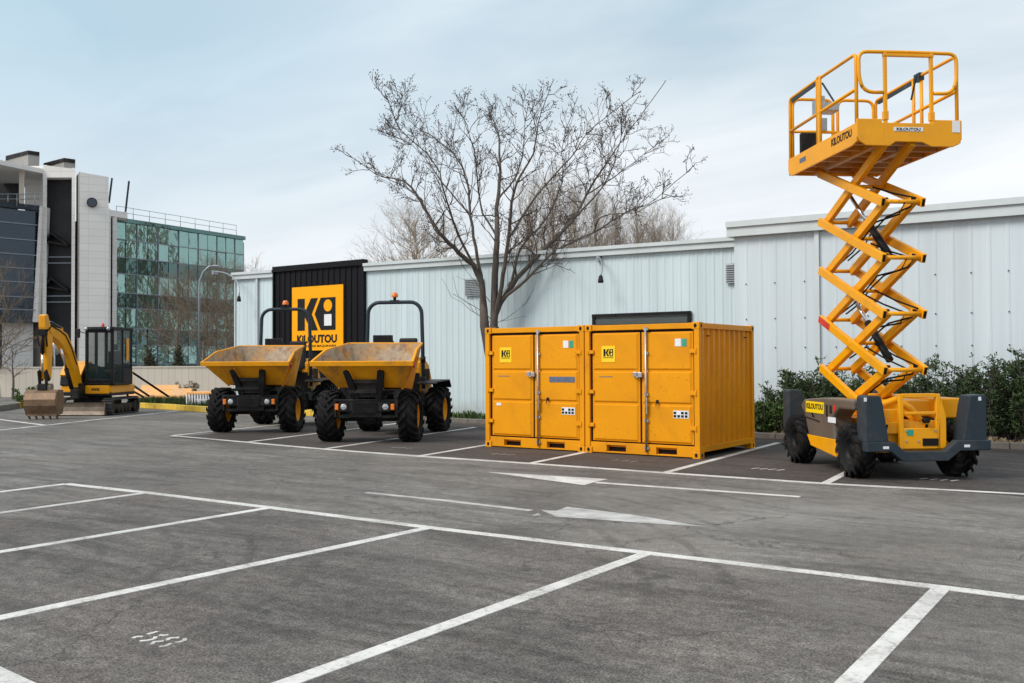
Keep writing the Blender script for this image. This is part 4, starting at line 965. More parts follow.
# ------------------------------------------------------------------ excavator
g = gp(81, 416.0)
ex = empty('mini_excavator', (g.x, g.y, 0), 0, 'yellow mini excavator with glazed black cab and bucket lowered to the asphalt', 'excavator')
U = Matrix.Rotation(R(34), 4, 'Z')       # undercarriage heading
S = Matrix.Rotation(R(31), 4, 'Z')       # slewed upper body
C0 = Matrix.Translation((0, 0, 0))
EY = M['lift_yellow']
def part(b, mat_, name, T, par=ex, bev=0): b.xf(T); return b.build(name, mat_, par, bev)
UT = Matrix.Translation(U@Vector((0, 1.15, 0)))@U
for sx in (-1, 1):
    x = sx*.74; Lh, hh = 1.08, .24
    prof = [(y, .06+0*y) for y in (-Lh+.2, Lh-.2)]
    loop = [( -Lh+.22+.22*math.cos(a), .26+.25*math.sin(a)) for a in [math.pi*1.5-i*math.pi/8 for i in range(9)]]
    loop += [(Lh-.22+.22*math.cos(a), .26+.25*math.sin(a)) for a in [math.pi*.5-i*math.pi/8 for i in range(9)]]
    b = MB(); n_ = len(loop); w2_ = .16
    vs = [(x-w2_, y, z_) for y, z_ in loop]+[(x+w2_, y, z_) for y, z_ in loop]
    lin = [(y*.94, .26+(z_-.26)*.84) for y, z_ in loop]; vs += [(x-w2_, y, z_) for y, z_ in lin]+[(x+w2_, y, z_) for y, z_ in lin]
    fs = []
    for i in range(n_):
        j = (i+1) % n_; fs += [(i, j, n_+j, n_+i), (2*n_+i, 3*n_+i, 3*n_+j, 2*n_+j), (i, 2*n_+i, 2*n_+j, j), (n_+i, n_+j, 3*n_+j, 3*n_+i)]
    b.add(vs, fs)
    per = []
    for i in range(n_):
        a, c = Vector((0, *loop[i])), Vector((0, *loop[(i+1) % n_])); k = max(1, round((c-a).length/.085))
        for q in range(k): per.append((a.lerp(c, q/k), (c-a).normalized()))
    for p, d in per:
        nrm = Vector((0, d.z, -d.y)); nrm = nrm if nrm.dot(p-Vector((0, 0, .26))) > 0 else -nrm
        b.beam((x-w2_*.98, p.y+nrm.y*.012, p.z+nrm.z*.012), (x+w2_*.98, p.y+nrm.y*.012, p.z+nrm.z*.012), .04, .035, side=d)
    tk = part(b, M['track'], 'track', UT)
    b = MB()
    for y, rr in ((-Lh+.22, .17), (Lh-.22, .17), (-.4, .09), (-.13, .09), (.13, .09), (.4, .09)):
        b.cyl((x-.12, y, .235 if rr > .1 else .15), (x+.12, y, .235 if rr > .1 else .15), rr, 18)
    b.box(x-.10, x+.10, -Lh+.3, Lh-.3, .18, .34); part(b, M['dark'], 'track_roller', UT, tk)
b = MB(); b.box(-.55, .55, -.5, .5, .25, .48); b.cyl((0, 0, .45), (0, 0, .60), .42, 24); b.box(-.45, -.35, -1.1, -.4, .2, .3); b.box(.35, .45, -1.1, -.4, .2, .3); part(b, M['dark'], 'undercarriage', UT, ex, .01)
b = MB()
prof = [(-1.20, .03), (-1.15, .14), (-1.13, .28), (-1.16, .40), (-1.20, .42), (-1.12, .40), (-1.08, .28), (-1.10, .12), (-1.16, .03)]
b.prism([(-.86, y, z_) for y, z_ in prof], (1.60, 0, 0)); b.box(-.87, -.85, -1.2, -1.05, .03, .42); b.box(.73, .75, -1.2, -1.05, .03, .42); part(b, M['blade'], 'dozer_blade', UT, ex, .006)
ST = Matrix.Translation(U@Vector((0, 1.15, 0)))@S       # upper body origin over slew ring
def up(b, mat_, name, par=ex, bev=0): return part(b, mat_, name, ST, par, bev)
b = MB(); b.box(-.80, .80, -.75, .85, .60, .72); up(b, M['dark'], 'turntable', bev=.02)
b = MB(); b.prism([(-.02, -.78, .66), (.74, -.78, .66), (.80, -.70, .66), (.80, .85, .66), (-.02, .85, .66)], (0, 0, .27)); cw = up(b, EY, 'body_skirt', bev=.03)
b = MB(); b.prism([(-1.04, -.35, .66), (-.50, -.35, .66), (-.50, .3, .66), (-1.04, .3, .66)], (0, 0, .24)); up(b, EY, 'body_skirt', bev=.03)
b = MB(); b.prism([(-1.06, -.40, .90), (-1.06, -.34, 1.25), (-1.06, -.1, 1.55), (-1.06, .25, 1.62), (-1.06, .9, 1.5), (-1.06, .9, .90)], (.74, 0, 0)); hd = up(b, M['black'], 'engine_hood', bev=.05)
b = MB(); b.prism([(-1.05, -.39, 1.25), (-1.05, -.13, 1.58), (-1.05, .25, 1.68), (-1.05, .25, 1.62), (-1.05, -.1, 1.52), (-1.05, -.35, 1.2)], (.70, 0, 0)); up(b, EY, 'hood_trim', hd, .01)
b = MB()
for q in range(8): b.prism([(-.825, -.32+q*.0, .0)]*0 or [(-1.066, .0+.05*q, 1.0), (-1.066, .03+.05*q, 1.0), (-1.066, .03+.05*q, 1.4), (-1.066, .0+.05*q, 1.4)], (.004, 0, 0))
up(b, M['gasket'], 'hood_vent', hd)
b = MB(); b.prism([(-.8, .45, .64), (.8, .45, .64), (.76, .8, .64), (.45, 1.02, .64), (-.45, 1.02, .64), (-.76, .8, .64)], (0, 0, .75)); up(b, EY, 'counterweight', bev=.04)
text('body_text', 'TB 230', M['ink'], cw, (0, 0, 0), (0, 0, 0), .1, .3) if False else None
b = MB()
for q in range(5): b.box(.20+q*.052, .235+q*.052, -.785, -.781, .76, .84)
up(b, M['ink'], 'body_lettering', cw)
# cab
cx0, cx1, cy0, cy1, cz0, cz1 = -.02, .88, -.78, .52, .93, 2.74
b = MB(); pt = .085
for (x, y) in ((cx0, cy0), (cx1-pt, cy0), (cx0, cy1-pt), (cx1-pt, cy1-pt)): b.box(x, x+pt, y, y+pt, cz0, cz1-.08)
b.box(cx1-pt, cx1, -.15, -.08, cz0, cz1-.08); b.box(cx0, cx0+pt, -.2, -.13, cz0, cz1-.08)
b.box(cx0, cx1, cy0, cy1, cz0, cz0+.07); b.box(cx0+pt, cx1-pt, cy0, cy0+pt, cz0+.07, cz0+.18)
b.box(cx0-.02, cx1+.02, cy0-.04, cy1+.02, cz1-.10, cz1); b.box(cx0+pt, cx1-pt, cy0, cy0+pt, cz1-.18, cz1-.10)
b.box(cx1-pt*.8, cx1, -.08, cy1, cz0+.07, cz0+.5); b.box(cx0+pt, cx1-pt, cy1-pt, cy1, cz0+.07, cz0+.7); b.box(cx0, cx0+pt*.6, cy0, cy1, cz0+.07, cz0+.45)
cab = up(b, M['black'], 'cab', bev=.015)
b = MB()
b.add([(cx0+pt, cy0+.02, cz0+.18), (cx1-pt, cy0+.02, cz0+.18), (cx1-pt, cy0+.02, cz1-.18), (cx0+pt, cy0+.02, cz1-.18)], [(0, 1, 2, 3)]); up(b, M['cab_glass'], 'windscreen', cab)
for ya, yb_, za in ((cy0+pt, -.15, cz0+.07), (-.08, cy1-pt, cz0+.5)):
    b = MB(); b.add([(cx1-.02, ya, za), (cx1-.02, yb_, za), (cx1-.02, yb_, cz1-.1), (cx1-.02, ya, cz1-.1)], [(0, 1, 2, 3)]); up(b, M['cab_glass'], 'side_window', cab)
b = MB(); b.add([(cx0+.02, cy0+pt, cz0+.45), (cx0+.02, cy1-pt, cz0+.45), (cx0+.02, cy1-pt, cz1-.1), (cx0+.02, cy0+pt, cz1-.1)], [(0, 1, 2, 3)]); up(b, M['cab_glass'], 'side_window', cab)
b = MB(); b.add([(cx0+pt, cy1-.02, cz0+.7), (cx1-pt, cy1-.02, cz0+.7), (cx1-pt, cy1-.02, cz1-.1), (cx0+pt, cy1-.02, cz1-.1)], [(0, 1, 2, 3)]); up(b, M['cab_glass'], 'rear_window', cab)
b = MB(); b.box(.15, .62, -.05, .35, 1.25, 1.40); b.box(.17, .60, .28, .40, 1.40, 2.0); b.box(.30, .48, .30, .38, 2.02, 2.22); up(b, M['seat'], 'seat', cab, .04)
b = MB(); b.cyl((.12, -.4, .95), (.12, -.3, 1.5), .02); b.cyl((.62, -.4, .95), (.62, -.3, 1.5), .02); b.box(.05, .12, -.2, .3, 1.2, 1.5); up(b, M['dark'], 'control_lever', cab)
b = MB()
for q in range(6): b.box(.12+q*.09, .18+q*.09, cy0-.055, cy0-.041, cz1-.085, cz1-.02)
up(b, M['slate'], 'roof_grille', cab)
for xx_ in (.03, .75): b = MB(); b.lathe([(cy0-.08, .001), (cy0-.075, .05), (cy0-.03, .06)], 'y', 14, (xx_, 0, cz1-.06)); up(b, M['lens'], 'work_light', cab)
b = MB(); b.lathe([(cz1, .06), (cz1+.03, .055), (cz1+.11, .045), (cz1+.13, .001)], 'z', 14, (.38, -.45, 0)); up(b, M['red_v'], 'beacon', cab)
b = MB(); b.beam((cx0, cy0+.02, cz1-.2), (cx0-.16, cy0-.06, cz1-.14), .025, .025); b.box(cx0-.26, cx0-.12, cy0-.1, cy0-.05, cz1-.34, cz1-.06); up(b, M['black'], 'mirror', cab, .015)
b = MB(); b.box(cx1-.01, cx1+.01, .10, .26, cz0+.75, cz1-.35); up(b, EY, 'side_sticker', cab)
# boom: swing post at upper front left
bx = -.17
def arm_poly(b, pts, wds, half):      # boxed plate along a path in the y-z plane
    L_, R_ = [], []
    for i, p in enumerate(pts):
        a, c = Vector(pts[max(i-1, 0)]), Vector(pts[min(i+1, len(pts)-1)]); d = (c-a).normalized(); nn = Vector((-d.y, d.x))*wds[i]/2
        L_.append(Vector(p)+nn); R_.append(Vector(p)-nn)
    k = len(pts)
    vs = [(bx-half, q.x, q.y) for q in L_+R_]+[(bx+half, q.x, q.y) for q in L_+R_]; o = 2*k; fs = []
    for i in range(k-1):
        fs += [(i, i+1, k+i+1, k+i), (o+i, o+k+i, o+k+i+1, o+i+1), (i, o+i, o+i+1, i+1), (k+i, k+i+1, o+k+i+1, o+k+i)]
    fs += [(0, k, o+k, o), (k-1, o+k-1, o+2*k-1, 2*k-1)]
    b.add(vs, fs)
b = MB(); b.box(bx-.14, bx+.14, -1.12, -.72, .52, 1.0); b.cyl((bx, -.95, .45), (bx, -.95, 1.1), .1); up(b, M['dark'], 'swing_post', bev=.02)
b = MB(); BO = [(-1.0, .92), (-1.22, 1.45), (-1.52, 1.95), (-1.86, 2.32), (-2.18, 2.46), (-2.62, 2.58)]
arm_poly(b, BO, [.29, .33, .37, .44, .37, .26], .12); b.cyl((bx-.14, -2.62, 2.58), (bx+.14, -2.62, 2.58), .09, 16); b.box(bx-.05, bx+.05, -2.0, -1.85, 2.48, 2.68); up(b, EY, 'boom', bev=.02)
b = MB(); b.cyl((bx, -1.28, .85), (bx, -1.60, 1.45), .065, 14); up(b, M['black'], 'boom_ram'); b = MB(); b.cyl((bx, -1.60, 1.45), (bx, -1.88, 2.1), .035, 12); up(b, M['chrome'], 'ram_rod')
b = MB(); b.cyl((bx, -1.93, 2.66), (bx, -2.42, 2.80), .055, 14); up(b, M['slate'], 'arm_ram'); b = MB(); b.cyl((bx, -2.42, 2.80), (bx, -2.82, 2.9), .03, 12); up(b, M['chrome'], 'ram_rod')
b = MB(); arm_poly(b, [(-2.86, 3.02), (-2.78, 2.70), (-2.68, 2.4), (-2.66, 1.9), (-2.68, 1.15)], [.15, .27, .33, .28, .19], .11); up(b, EY, 'dipper_arm', bev=.02)
b = MB(); b.cyl((bx-.0, -2.90, 2.50), (bx, -2.88, 1.9), .055, 14); b.box(bx-.12, bx+.12, -2.96, -2.82, 2.42, 2.6); up(b, M['black'], 'bucket_ram'); b = MB(); b.cyl((bx, -2.88, 1.9), (bx, -2.88, 1.35), .03, 12); up(b, M['chrome'], 'ram_rod')
b = MB(); b.beam((bx-.1, -2.88, 1.42), (bx-.1, -2.68, 1.12), .04, .1); b.beam((bx+.1, -2.88, 1.42), (bx+.1, -2.68, 1.12), .04, .1); b.beam((bx-.1, -2.90, 1.4), (bx-.1, -2.82, .95), .04, .12); b.beam((bx+.1, -2.90, 1.4), (bx+.1, -2.82, .95), .04, .12)
b.box(bx-.13, bx+.13, -2.92, -2.62, .84, 1.02); up(b, M['dark'], 'bucket_linkage', bev=.01)
b = MB(); b.cyl((bx-.2, -2.72, .95), (bx+.2, -2.72, .95), .085, 14); b.box(bx-.22, bx-.06, -2.86, -2.66, .84, .99); b.box(bx+.06, bx+.22, -2.86, -2.66, .84, .99); up(b, M['blade'], 'quick_coupler', bev=.01)
# bucket opens towards the machine, back of shell faces the camera
b = MB(); BW = .46; BT = Matrix.Translation((bx, 0, 0))@Matrix.Translation((0, -2.8, 0))@Matrix.Rotation(R(6), 4, 'Z')@Matrix.Translation((0, 2.8, 0))
pf = [(-2.58, .84), (-2.86, .86), (-3.02, .76), (-3.10, .58), (-3.08, .40), (-2.98, .24), (-2.90, .12)]
n_ = len(pf); vs = []
for off in (0, .022):
    for s_ in (-1, 1):
        for i, (y, z_) in enumerate(pf):
            vs.append((s_*BW*(1 if i < 4 else 1-.03*(i-3)), y+off, z_-off*(1 if i < 2 else 0)))
fs = []
for i in range(n_-1): fs += [(i, i+1, n_+i+1, n_+i), (2*n_+i, 3*n_+i, 3*n_+i+1, 2*n_+i+1)]
b.add(vs, fs)
for s_ in (-1, 1):
    b.prism([(s_*BW-(.0 if s_ < 0 else .025), y, z_) for y, z_ in pf+[(-2.60, .16), (-2.50, .5)]], (.025, 0, 0))
b.xf(BT); bk = up(b, M['rust'], 'bucket')
b = MB()
for i in range(5):
    x = -BW*.86+i*BW*1.72/4; b.prism([(x-.04, -2.92, .15), (x+.04, -2.92, .15), (x+.018, -2.80, -.0), (x-.018, -2.80, .0)], (0, .035, 0))
b.box(-BW*.9, BW*.9, -2.925, -2.885, .10, .16); b.xf(BT); up(b, M['rust'], 'bucket_teeth', bk)
b = MB()
for q, (dx, zt_) in enumerate(((.11, 0), (.13, .03), (-.11, 0))):
    b.tube([(bx+dx, y, z_+.1+zt_) for y, z_ in BO[1:]]+[(bx+dx*1.2, -2.95, 2.5), (bx+dx, -2.85, 2.1)], .014, 6)
up(b, M['gasket'], 'hydraulic_hose')

# ------------------------------------------------------------------ vegetation helpers
def limb_path(p, d, L, n, wob, up_=0.0, rg=rnd):
    pts = [Vector(p)]; d = Vector(d).normalized()
    for i in range(n):
        d = (d+Vector((rg.gauss(0, wob), rg.gauss(0, wob), rg.gauss(0, wob)+up_))).normalized(); pts.append(pts[-1]+d*L/n)
    return pts
def branch(b, bs, p, d, L, r0, lev, rg, wob=.16, up_=.05, kids=4, spread=.75, ends=None, nseg=4, rmin=.0045):
    pts = limb_path(p, d, L, nseg, wob, up_, rg)
    rs = [max(rmin, r0*(1-.72*i/nseg)) for i in range(nseg+1)]
    (b if r0 > .012 else bs).tube(pts, rs, 5 if r0 > .03 else 3, cap=False)
    if ends is not None and lev <= 1: ends.append(pts[-1])
    if lev <= 0: return
    for k in range(kids):
        t = rg.uniform(.28, 1.0) if k else 1.0; f = t*nseg; i = min(int(f), nseg-1); q = pts[i].lerp(pts[i+1], f-i)
        dd = (pts[i+1]-pts[i]).normalized(); s_ = Vector((rg.gauss(0, 1), rg.gauss(0, 1), rg.gauss(0, 1))); s_ = (s_-dd*s_.dot(dd)).normalized()
        nd = (dd*(1-spread*.4)+s_*spread*rg.uniform(.5, 1)).normalized()
        branch(b, bs, q, nd, L*rg.uniform(.45, .68), r0*.52, lev-1, rg, wob, up_, kids, spread, ends, max(2, nseg-1), rmin)

# main bare tree
TD = 26.4
limbs = {
 'A': [(352, 650), (348, 560), (330, 510), (290, 470), (240, 420), (205, 360), (160, 300), (90, 280), (15, 225)],
 'B': [(349, 560), (335, 480), (318, 380), (310, 300), (285, 240), (230, 190), (170, 150), (130, 50)],
 'C': [(375, 660), (378, 520), (382, 430), (385, 340), (390, 250), (385, 170), (350, 130)],
 'D': [(376, 645), (384, 600), (402, 500), (413, 400), (430, 300), (470, 230), (490, 130), (520, 50)],
 'E': [(376, 640), (388, 600), (420, 550), (480, 480), (560, 400), (600, 330), (650, 250), (700, 180), (795, 50)],
 'F': [(388, 600), (402, 578), (450, 540), (520, 470), (620, 420), (700, 370), (760, 345), (865, 255)],
 'G': [(402, 575), (420, 540), (440, 460), (500, 390), (540, 300), (545, 200), (580, 90)],
 'H': [(415, 430), (480, 330), (560, 240), (620, 160), (735, 75)],
 'I': [(332, 510), (290, 430), (262, 350), (230, 250), (150, 170), (110, 80)],
 'J': [(600, 330), (690, 270), (780, 200)], 'K': [(620, 420), (640, 380), (720, 370), (800, 330)],
 'L': [(382, 430), (340, 350), (330, 240), (310, 160), (280, 110)], 'N': [(385, 340), (440, 260), (450, 170), (460, 100)],
 'O': [(205, 360), (190, 330), (120, 290), (60, 255)], 'P': [(560, 400), (640, 310), (680, 210), (690, 110)], 'Q': [(318, 380), (250, 300), (190, 220), (120, 180)]}
offs = {'A': -1.6, 'B': 1.8, 'C': 2.2, 'D': -2.2, 'E': 1.2, 'F': -1.4, 'G': 1.8, 'H': .3, 'I': -2.4, 'J': 2.4, 'K': -2.2, 'L': -1.8, 'N': .5, 'O': .4, 'P': -1.0, 'Q': 2.6}
r0s = {'A': .095, 'B': .052, 'C': .11, 'D': .075, 'E': .09, 'F': .06, 'G': .044, 'H': .035, 'I': .040, 'J': .026, 'K': .026, 'L': .032, 'N': .030, 'O': .022, 'P': .030, 'Q': .028}
par = {'J': ('E', .55), 'K': ('F', .5), 'H': ('D', .3), 'L': ('C', .4), 'N': ('C', .5), 'O': ('A', .6), 'P': ('E', .45), 'Q': ('B', .4), 'I': ('A', .25), 'G': ('E', .1), 'B': ('A', .15)}
tb_, ts_ = MB(), MB(); rg = random.Random(11); ends = []
for k, pp in limbs.items():
    pix = [(340+x/2.439, 60+y/2.439) for x, y in pp]; nP = len(pix); base = 0
    if k in par: pk, pt_ = par[k]; base = offs[pk]*pt_**1.5
    pts = []
    for i, (x, y) in enumerate(pix):
        t = i/(nP-1); of = base+(offs[k]-base)*t**1.4+rg.gauss(0, .05)*i
        if dp(x, y, TD).z < 5.4: of = min(of, -.05*i)
        elif dp(x, y, TD).z < 6.0: of = min(of, .4)
        pts.append(dp(x, y, TD+of))
    fine_ = []
    for i in range(nP-1):          # smooth the path a little
        p0 = pts[max(i-1, 0)]; p1, p2 = pts[i], pts[i+1]; p3 = pts[min(i+2, nP-1)]
        for q in range(4):
            t = q/4; fine_.append(.5*((2*p1)+(p2-p0)*t+(2*p0-5*p1+4*p2-p3)*t*t+(3*p1-p0-3*p2+p3)*t**3)+Vector((rg.gauss(0, .012), rg.gauss(0, .012), rg.gauss(0, .012))))
    fine_.append(pts[-1]); nF = len(fine_)
    rr = [max(.010, r0s[k]*(1-i/(nF-1))**1.0) for i in range(nF)]
    tb_.tube(fine_, rr, 8, cap=False)
    ends.append(fine_[-1])
    Ltot = sum((a-c).length for a, c in zip(fine_, fine_[1:]))
    st = int(nF*.30); cnt = int(Ltot*3.3)
    for q in range(cnt):
        i = rg.randint(st, nF-2); p = fine_[i]; dd = (fine_[i+1]-fine_[i]).normalized()
        s_ = Vector((rg.gauss(0, 1), rg.gauss(0, 1), rg.gauss(.25, 1))); s_ = (s_-dd*s_.dot(dd)).normalized()
        nd = (dd*.65+s_*.75).normalized(); L = rg.uniform(.65, 1.6)*(1-.74*i/nF)
        branch(tb_, ts_, p, nd, L, max(.014, min(rr[i]*.6, .026)), 2, rg, .22, .11, 3, .68, ends, nseg=5, rmin=.0062)
for q in range(5):               # low sprouts
    p = dp(489+rg.uniform(-4, 4), 320+rg.uniform(-20, 10), TD); s_ = 1 if q % 2 else -1
    branch(tb_, ts_, p, Vector((s_*.8, -.1, .35+rg.random()*.4)), 1.3, .014, 1, rg, .2, .12, 3)
p = dp(494.5, 327, TD); q = Vector((p.x, p.y, 0)); q2 = dp(491, 340, TD)
tb_.tube([q, q+Vector((0, 0, .5)), q+Vector((.02, 0, 1.4)), p+Vector((-.06, 0, 0))], [.26, .21, .19, .17], 12)
tb_.tube([q+Vector((0, 0, 1.2)), dp(484.5, 326, TD), dp(483, 300, TD)], [.17, .13, .10], 10)
tr = empty('bare_tree', (q.x, q.y, 0), 0, 'tall bare tree with wide spreading branches rising behind the yellow containers', 'tree')
inv = Matrix.Translation((-q.x, -q.y, 0))
tb_.xf(inv); tb_.build('trunk', M['bark'], tr, recalc=False)
for e_ in ends:                   # dry seed clusters at the tips
    if rg.random() < .55:
        for k in range(rg.randint(2, 5)):
            c = e_+Vector((rg.gauss(0, .045), rg.gauss(0, .045), rg.gauss(0, .04))); a, c2 = Vector((rg.gauss(0, 1), rg.gauss(0, 1), rg.gauss(0, 1))).normalized()*.026, Vector((rg.gauss(0, 1), rg.gauss(0, 1), rg.gauss(0, 1))).normalized()*.018
            ts_.add([c-a, c+c2, c+a, c-c2], [(0, 1, 2, 3)], False, 1)
ts_.xf(inv); ts_.build('crown', [M['twig'], M['seed']], tr, recalc=False)

def bare(name, px, D, ztop, spreadw, mat_, label, cat='tree', seed=1, n=34, upright=.5, lev=2, r0=.05, kids=5, group=None, base=None):
    rg = random.Random(seed); q = dp(px, 361, D); q.z = 0; bt, bs = MB(), MB()
    H = ztop; b0 = base if base is not None else H*.16
    bt.tube([(0, 0, 0), (rg.gauss(0, .1), 0, H*.3), (rg.gauss(0, .2), 0, H*.6), (0, 0, H*.93)], [r0*3.2, r0*2.3, r0*1.3, r0*.3], 7, cap=False)
    for i in range(n):
        t = (i+.5)/n; z_ = b0+(H*.88-b0)*t; a = rg.random()*6.283; reach = spreadw*(1-.55*t)*rg.uniform(.6, 1.1)
        L = min(H-z_, reach/max(.15, math.cos(upright*1.35)))*rg.uniform(.8, 1.05)+.2
        d = Vector((math.cos(a)*math.cos(upright*1.35), math.sin(a)*math.cos(upright*1.35), math.sin(upright*1.35)))
        branch(bt, bs, (0, 0, z_), d, L, r0*(1-.6*t), lev, rg, .10, .06, kids, .6)
    r = empty(name, q, 0, label, cat, group)
    bt.build('trunk', mat_, r, recalc=False); bs.build('crown', mat_, r, recalc=False)
    return r
ptw = M['pale_twig']
bare('bare_tree', 415, 62, 11.6, 3.2, M['pale_twig'], 'round pale bare tree beyond the warehouse roof, left of the big tree', seed=3, n=90, upright=.42, lev=3, r0=.06, kids=4)
for i, (px, D, zt_, wd) in enumerate([(530, 84, 17.0, 1.7), (553, 84, 17.6, 1.6), (575, 84, 17.2, 1.6), (597, 84, 16.4, 1.6), (618, 84, 15.6, 1.5), (638, 84, 15.0, 1.5), (656, 84, 14.4, 1.4), (674, 84, 14.2, 1.3)]):
    where = ['first from the left', 'second from the left', 'third from the left', 'fourth from the left', 'fourth from the right', 'third from the right', 'second from the right', 'last on the right'][i]
    bare('poplar_tree', px, D, zt_, wd, ptw, 'pale leafless poplar beyond the warehouse roof, %s in its row' % where, seed=20+i, n=85, upright=.92, lev=2, r0=.05, kids=5, group='leafless poplars in a row beyond the warehouse')
bare('bare_tree', 256, 84, 10.3, 2.2, ptw, 'small pale bare tree top between glass building and black cladding', seed=40, n=26, upright=.7, lev=2, r0=.05)
for i, (px, D, zt_, wd, lab) in enumerate([(178, 62, 7.2, 1.8, 'brown leafless tree before the green glass block, nearest the excavator'), (203, 60, 7.6, 1.9, 'brown leafless tree before the green glass block, behind the lamp post'), (226, 58, 7.4, 1.7, 'brown leafless tree squeezed beside the left end of the warehouse')]):
    bare('bare_tree', px, D, zt_, wd, M['brown_twig'], lab, seed=50+i, n=58, upright=.62, lev=2, r0=.03, kids=5, group='brown leafless trees before the glass building')
bare('bare_tree', -2, 46, 6.2, 1.6, M['brown_twig'], 'brown leafless tree cut by the left edge, before the dark office glazing', seed=61, n=36, upright=.5, lev=2, r0=.035)
bare('bare_shrub', 13, 43, 2.6, .8, M['twig'], 'thin leafless shrub over the cream wall at the left edge', 'shrub', seed=62, n=12, upright=.45, lev=1, r0=.02, base=.8)
bare('bare_tree', 262, 60, 2.2, .5, M['brown_twig'], 'x', seed=63, n=3) if False else None

def leafshrub(name, x, y, H, Wd, mat_, label, seed, leaders=26, leaf=.035, dens=34, spiky=True, group=None, cat='shrub', z0=.07):
    rg = random.Random(seed); st, lf = MB(), MB()
    for i in range(leaders):
        a = rg.random()*6.283; rad = Wd*math.sqrt(rg.random())*.55; hh = H*rg.uniform(.45, 1.0)*(1-.35*rad/Wd)
        p = Vector((math.cos(a)*rad*.5, math.sin(a)*rad*.5, 0)); tgt = Vector((math.cos(a)*rad*1.3+rg.gauss(0, .06), math.sin(a)*rad*1.3, hh))
        pts = [p, p.lerp(tgt, .35)+Vector((rg.gauss(0, .05), rg.gauss(0, .05), 0)), p.lerp(tgt, .7)+Vector((rg.gauss(0, .06), rg.gauss(0, .06), 0)), tgt]
        st.tube(pts, [.014, .011, .007, .003], 4, cap=False)
        for k in range(dens):
            t = rg.uniform(.05, 1.0)**.8; f = t*3; j = min(int(f), 2); c = pts[j].lerp(pts[j+1], f-j); dd = (pts[j+1]-pts[j]).normalized()
            aa = rg.random()*6.283; s_ = Vector((math.cos(aa), math.sin(aa), rg.uniform(.1, .8))).normalized(); L = (rg.uniform(.14, .34) if spiky else rg.uniform(.08, .2))*(1-.45*t)
            st.tube([c, c+s_*L], [.004, .002], 3, cap=False)
            m_ = 7 if spiky else 5
            for q in range(m_):
                e_ = c+s_*L*((q+1)/m_); o = Vector((rg.gauss(0, 1), rg.gauss(0, 1), rg.gauss(.2, 1))).normalized()
                l2 = leaf*rg.uniform(.8, 1.7); w_ = s_.cross(o).normalized()*leaf*(.28 if spiky else .42)
                v1 = (s_*.6+o*.8).normalized()*l2
                lf.add([e_-w_*.3, e_+v1*.5-w_, e_+v1, e_+v1*.5+w_], [(0, 1, 2, 3)])
    r = empty(name, (x, y, z0), 0, label, cat, group)
    st.build('stem', M['twig'], r, recalc=False); lf.build('foliage', mat_, r, recalc=False)
    return r
sh = [(775, 1.0, .55), (795, 1.40, .7), (818, 1.80, .6), (845, 1.45, .8), (872, 1.5, .8), (905, 1.4, .7), (935, 1.75, .7), (962, 1.45, .7), (988, 1.95, .7), (1014, 1.75, .7), (1040, 1.9, .8)]
dsc = ['dark shrub with low spreading twigs just right of the yellow containers', 'dark shrub half hidden by the taupe rear of the scissor lift', 'dark spiky shrub with a tall thin leader left of the scissor arms', 'dark shrub directly behind the lowest scissor arms',
       'dark shrub behind the front stabiliser tower of the scissor lift', 'low dark shrub behind the ladder of the scissor lift', 'dark shrub behind the right half of the scissor lift', 'dark shrub just above the right stabiliser tower',
       'tall feathery dark shrub right of the scissor lift', 'tall dark shrub standing at the right edge of the picture', 'dark shrub cut off by the right edge of the picture']
for i, ((px, H, wd), lab) in enumerate(zip(sh, dsc)):
    p = wp(px, 400, 20.25+.12*(i % 2)); leafshrub('evergreen_shrub', p.x, p.y, H, wd, M['conifer'], lab, 100+i, leaders=[28, 38, 22, 34][i % 4], leaf=[.05, .06, .045][i % 3], dens=34, group='dark evergreen shrubs along the grey wall')
for i, px in enumerate((765, 783)):
    p = wp(px, 400, 19.75); leafshrub('green_shrub', p.x, p.y, .75, .5, M['leaf'], ['low bright green shrub beside the right container', 'low bright green shrub beside the rear stabiliser of the lift'][i], 130+i, leaders=26, leaf=.05, dens=24, spiky=False, group='low bright green shrubs by the kerb')
for i, (px, lab) in enumerate(((150, 'narrow brownish columnar conifer right of the excavator cab'), (180, 'narrow brownish columnar conifer midway between excavator and lamp post'))):
    q = dp(px, 361, 50); leafshrub('columnar_conifer', q.x, q.y, 2.9, .30, M['brown_conifer'], lab, 140+i, leaders=22, leaf=.08, dens=36, group='columnar conifers behind the low wall', cat='conifer', z0=0)
for i, (x, lab) in enumerate(((-19.5+2.4, 'thin weed patch by the kerb right of the nearer dumper'), )):
    pass
def weeds(name, pts, n, label, hmax=.22, mat_='leaf'):
    rg = random.Random(n); b = MB()
    for i in range(n):
        k = rg.randint(0, len(pts)-2); p = Vector(pts[k]).lerp(Vector(pts[k+1]), rg.random()); p = p+Vector((rg.gauss(0, .05), rg.uniform(0, .5), 0)); cl = rg.random()
        h = rg.uniform(.04, hmax)*(.4+.6*abs(noise.noise(p*1.1)))
        a = rg.random()*6.28; dx = Vector((math.cos(a), math.sin(a), 0))*.018; ln = Vector((rg.gauss(0, .05), rg.gauss(0, .05), h))
        b.add([p-dx, p+dx, p+ln+dx*.4, p+ln*1.1-dx*.6], [(0, 1, 2, 3)])
    return tag(b.build(name, M[mat_], recalc=False), label, 'weeds', kind='stuff')
weeds('weeds', [(-18.6, 20.75, .07), (-15, 20.3, .07), (-11, 20, .07)], 2600, 'low green weeds along the base of the pale blue wall', .26)
weeds('leaf_litter', [(-7.2, 19.5, .07), (-2.5, 19.5, .07), (5, 19.6, .07)], 2500, 'low weeds and litter under the dark shrubs', .16, 'dry')
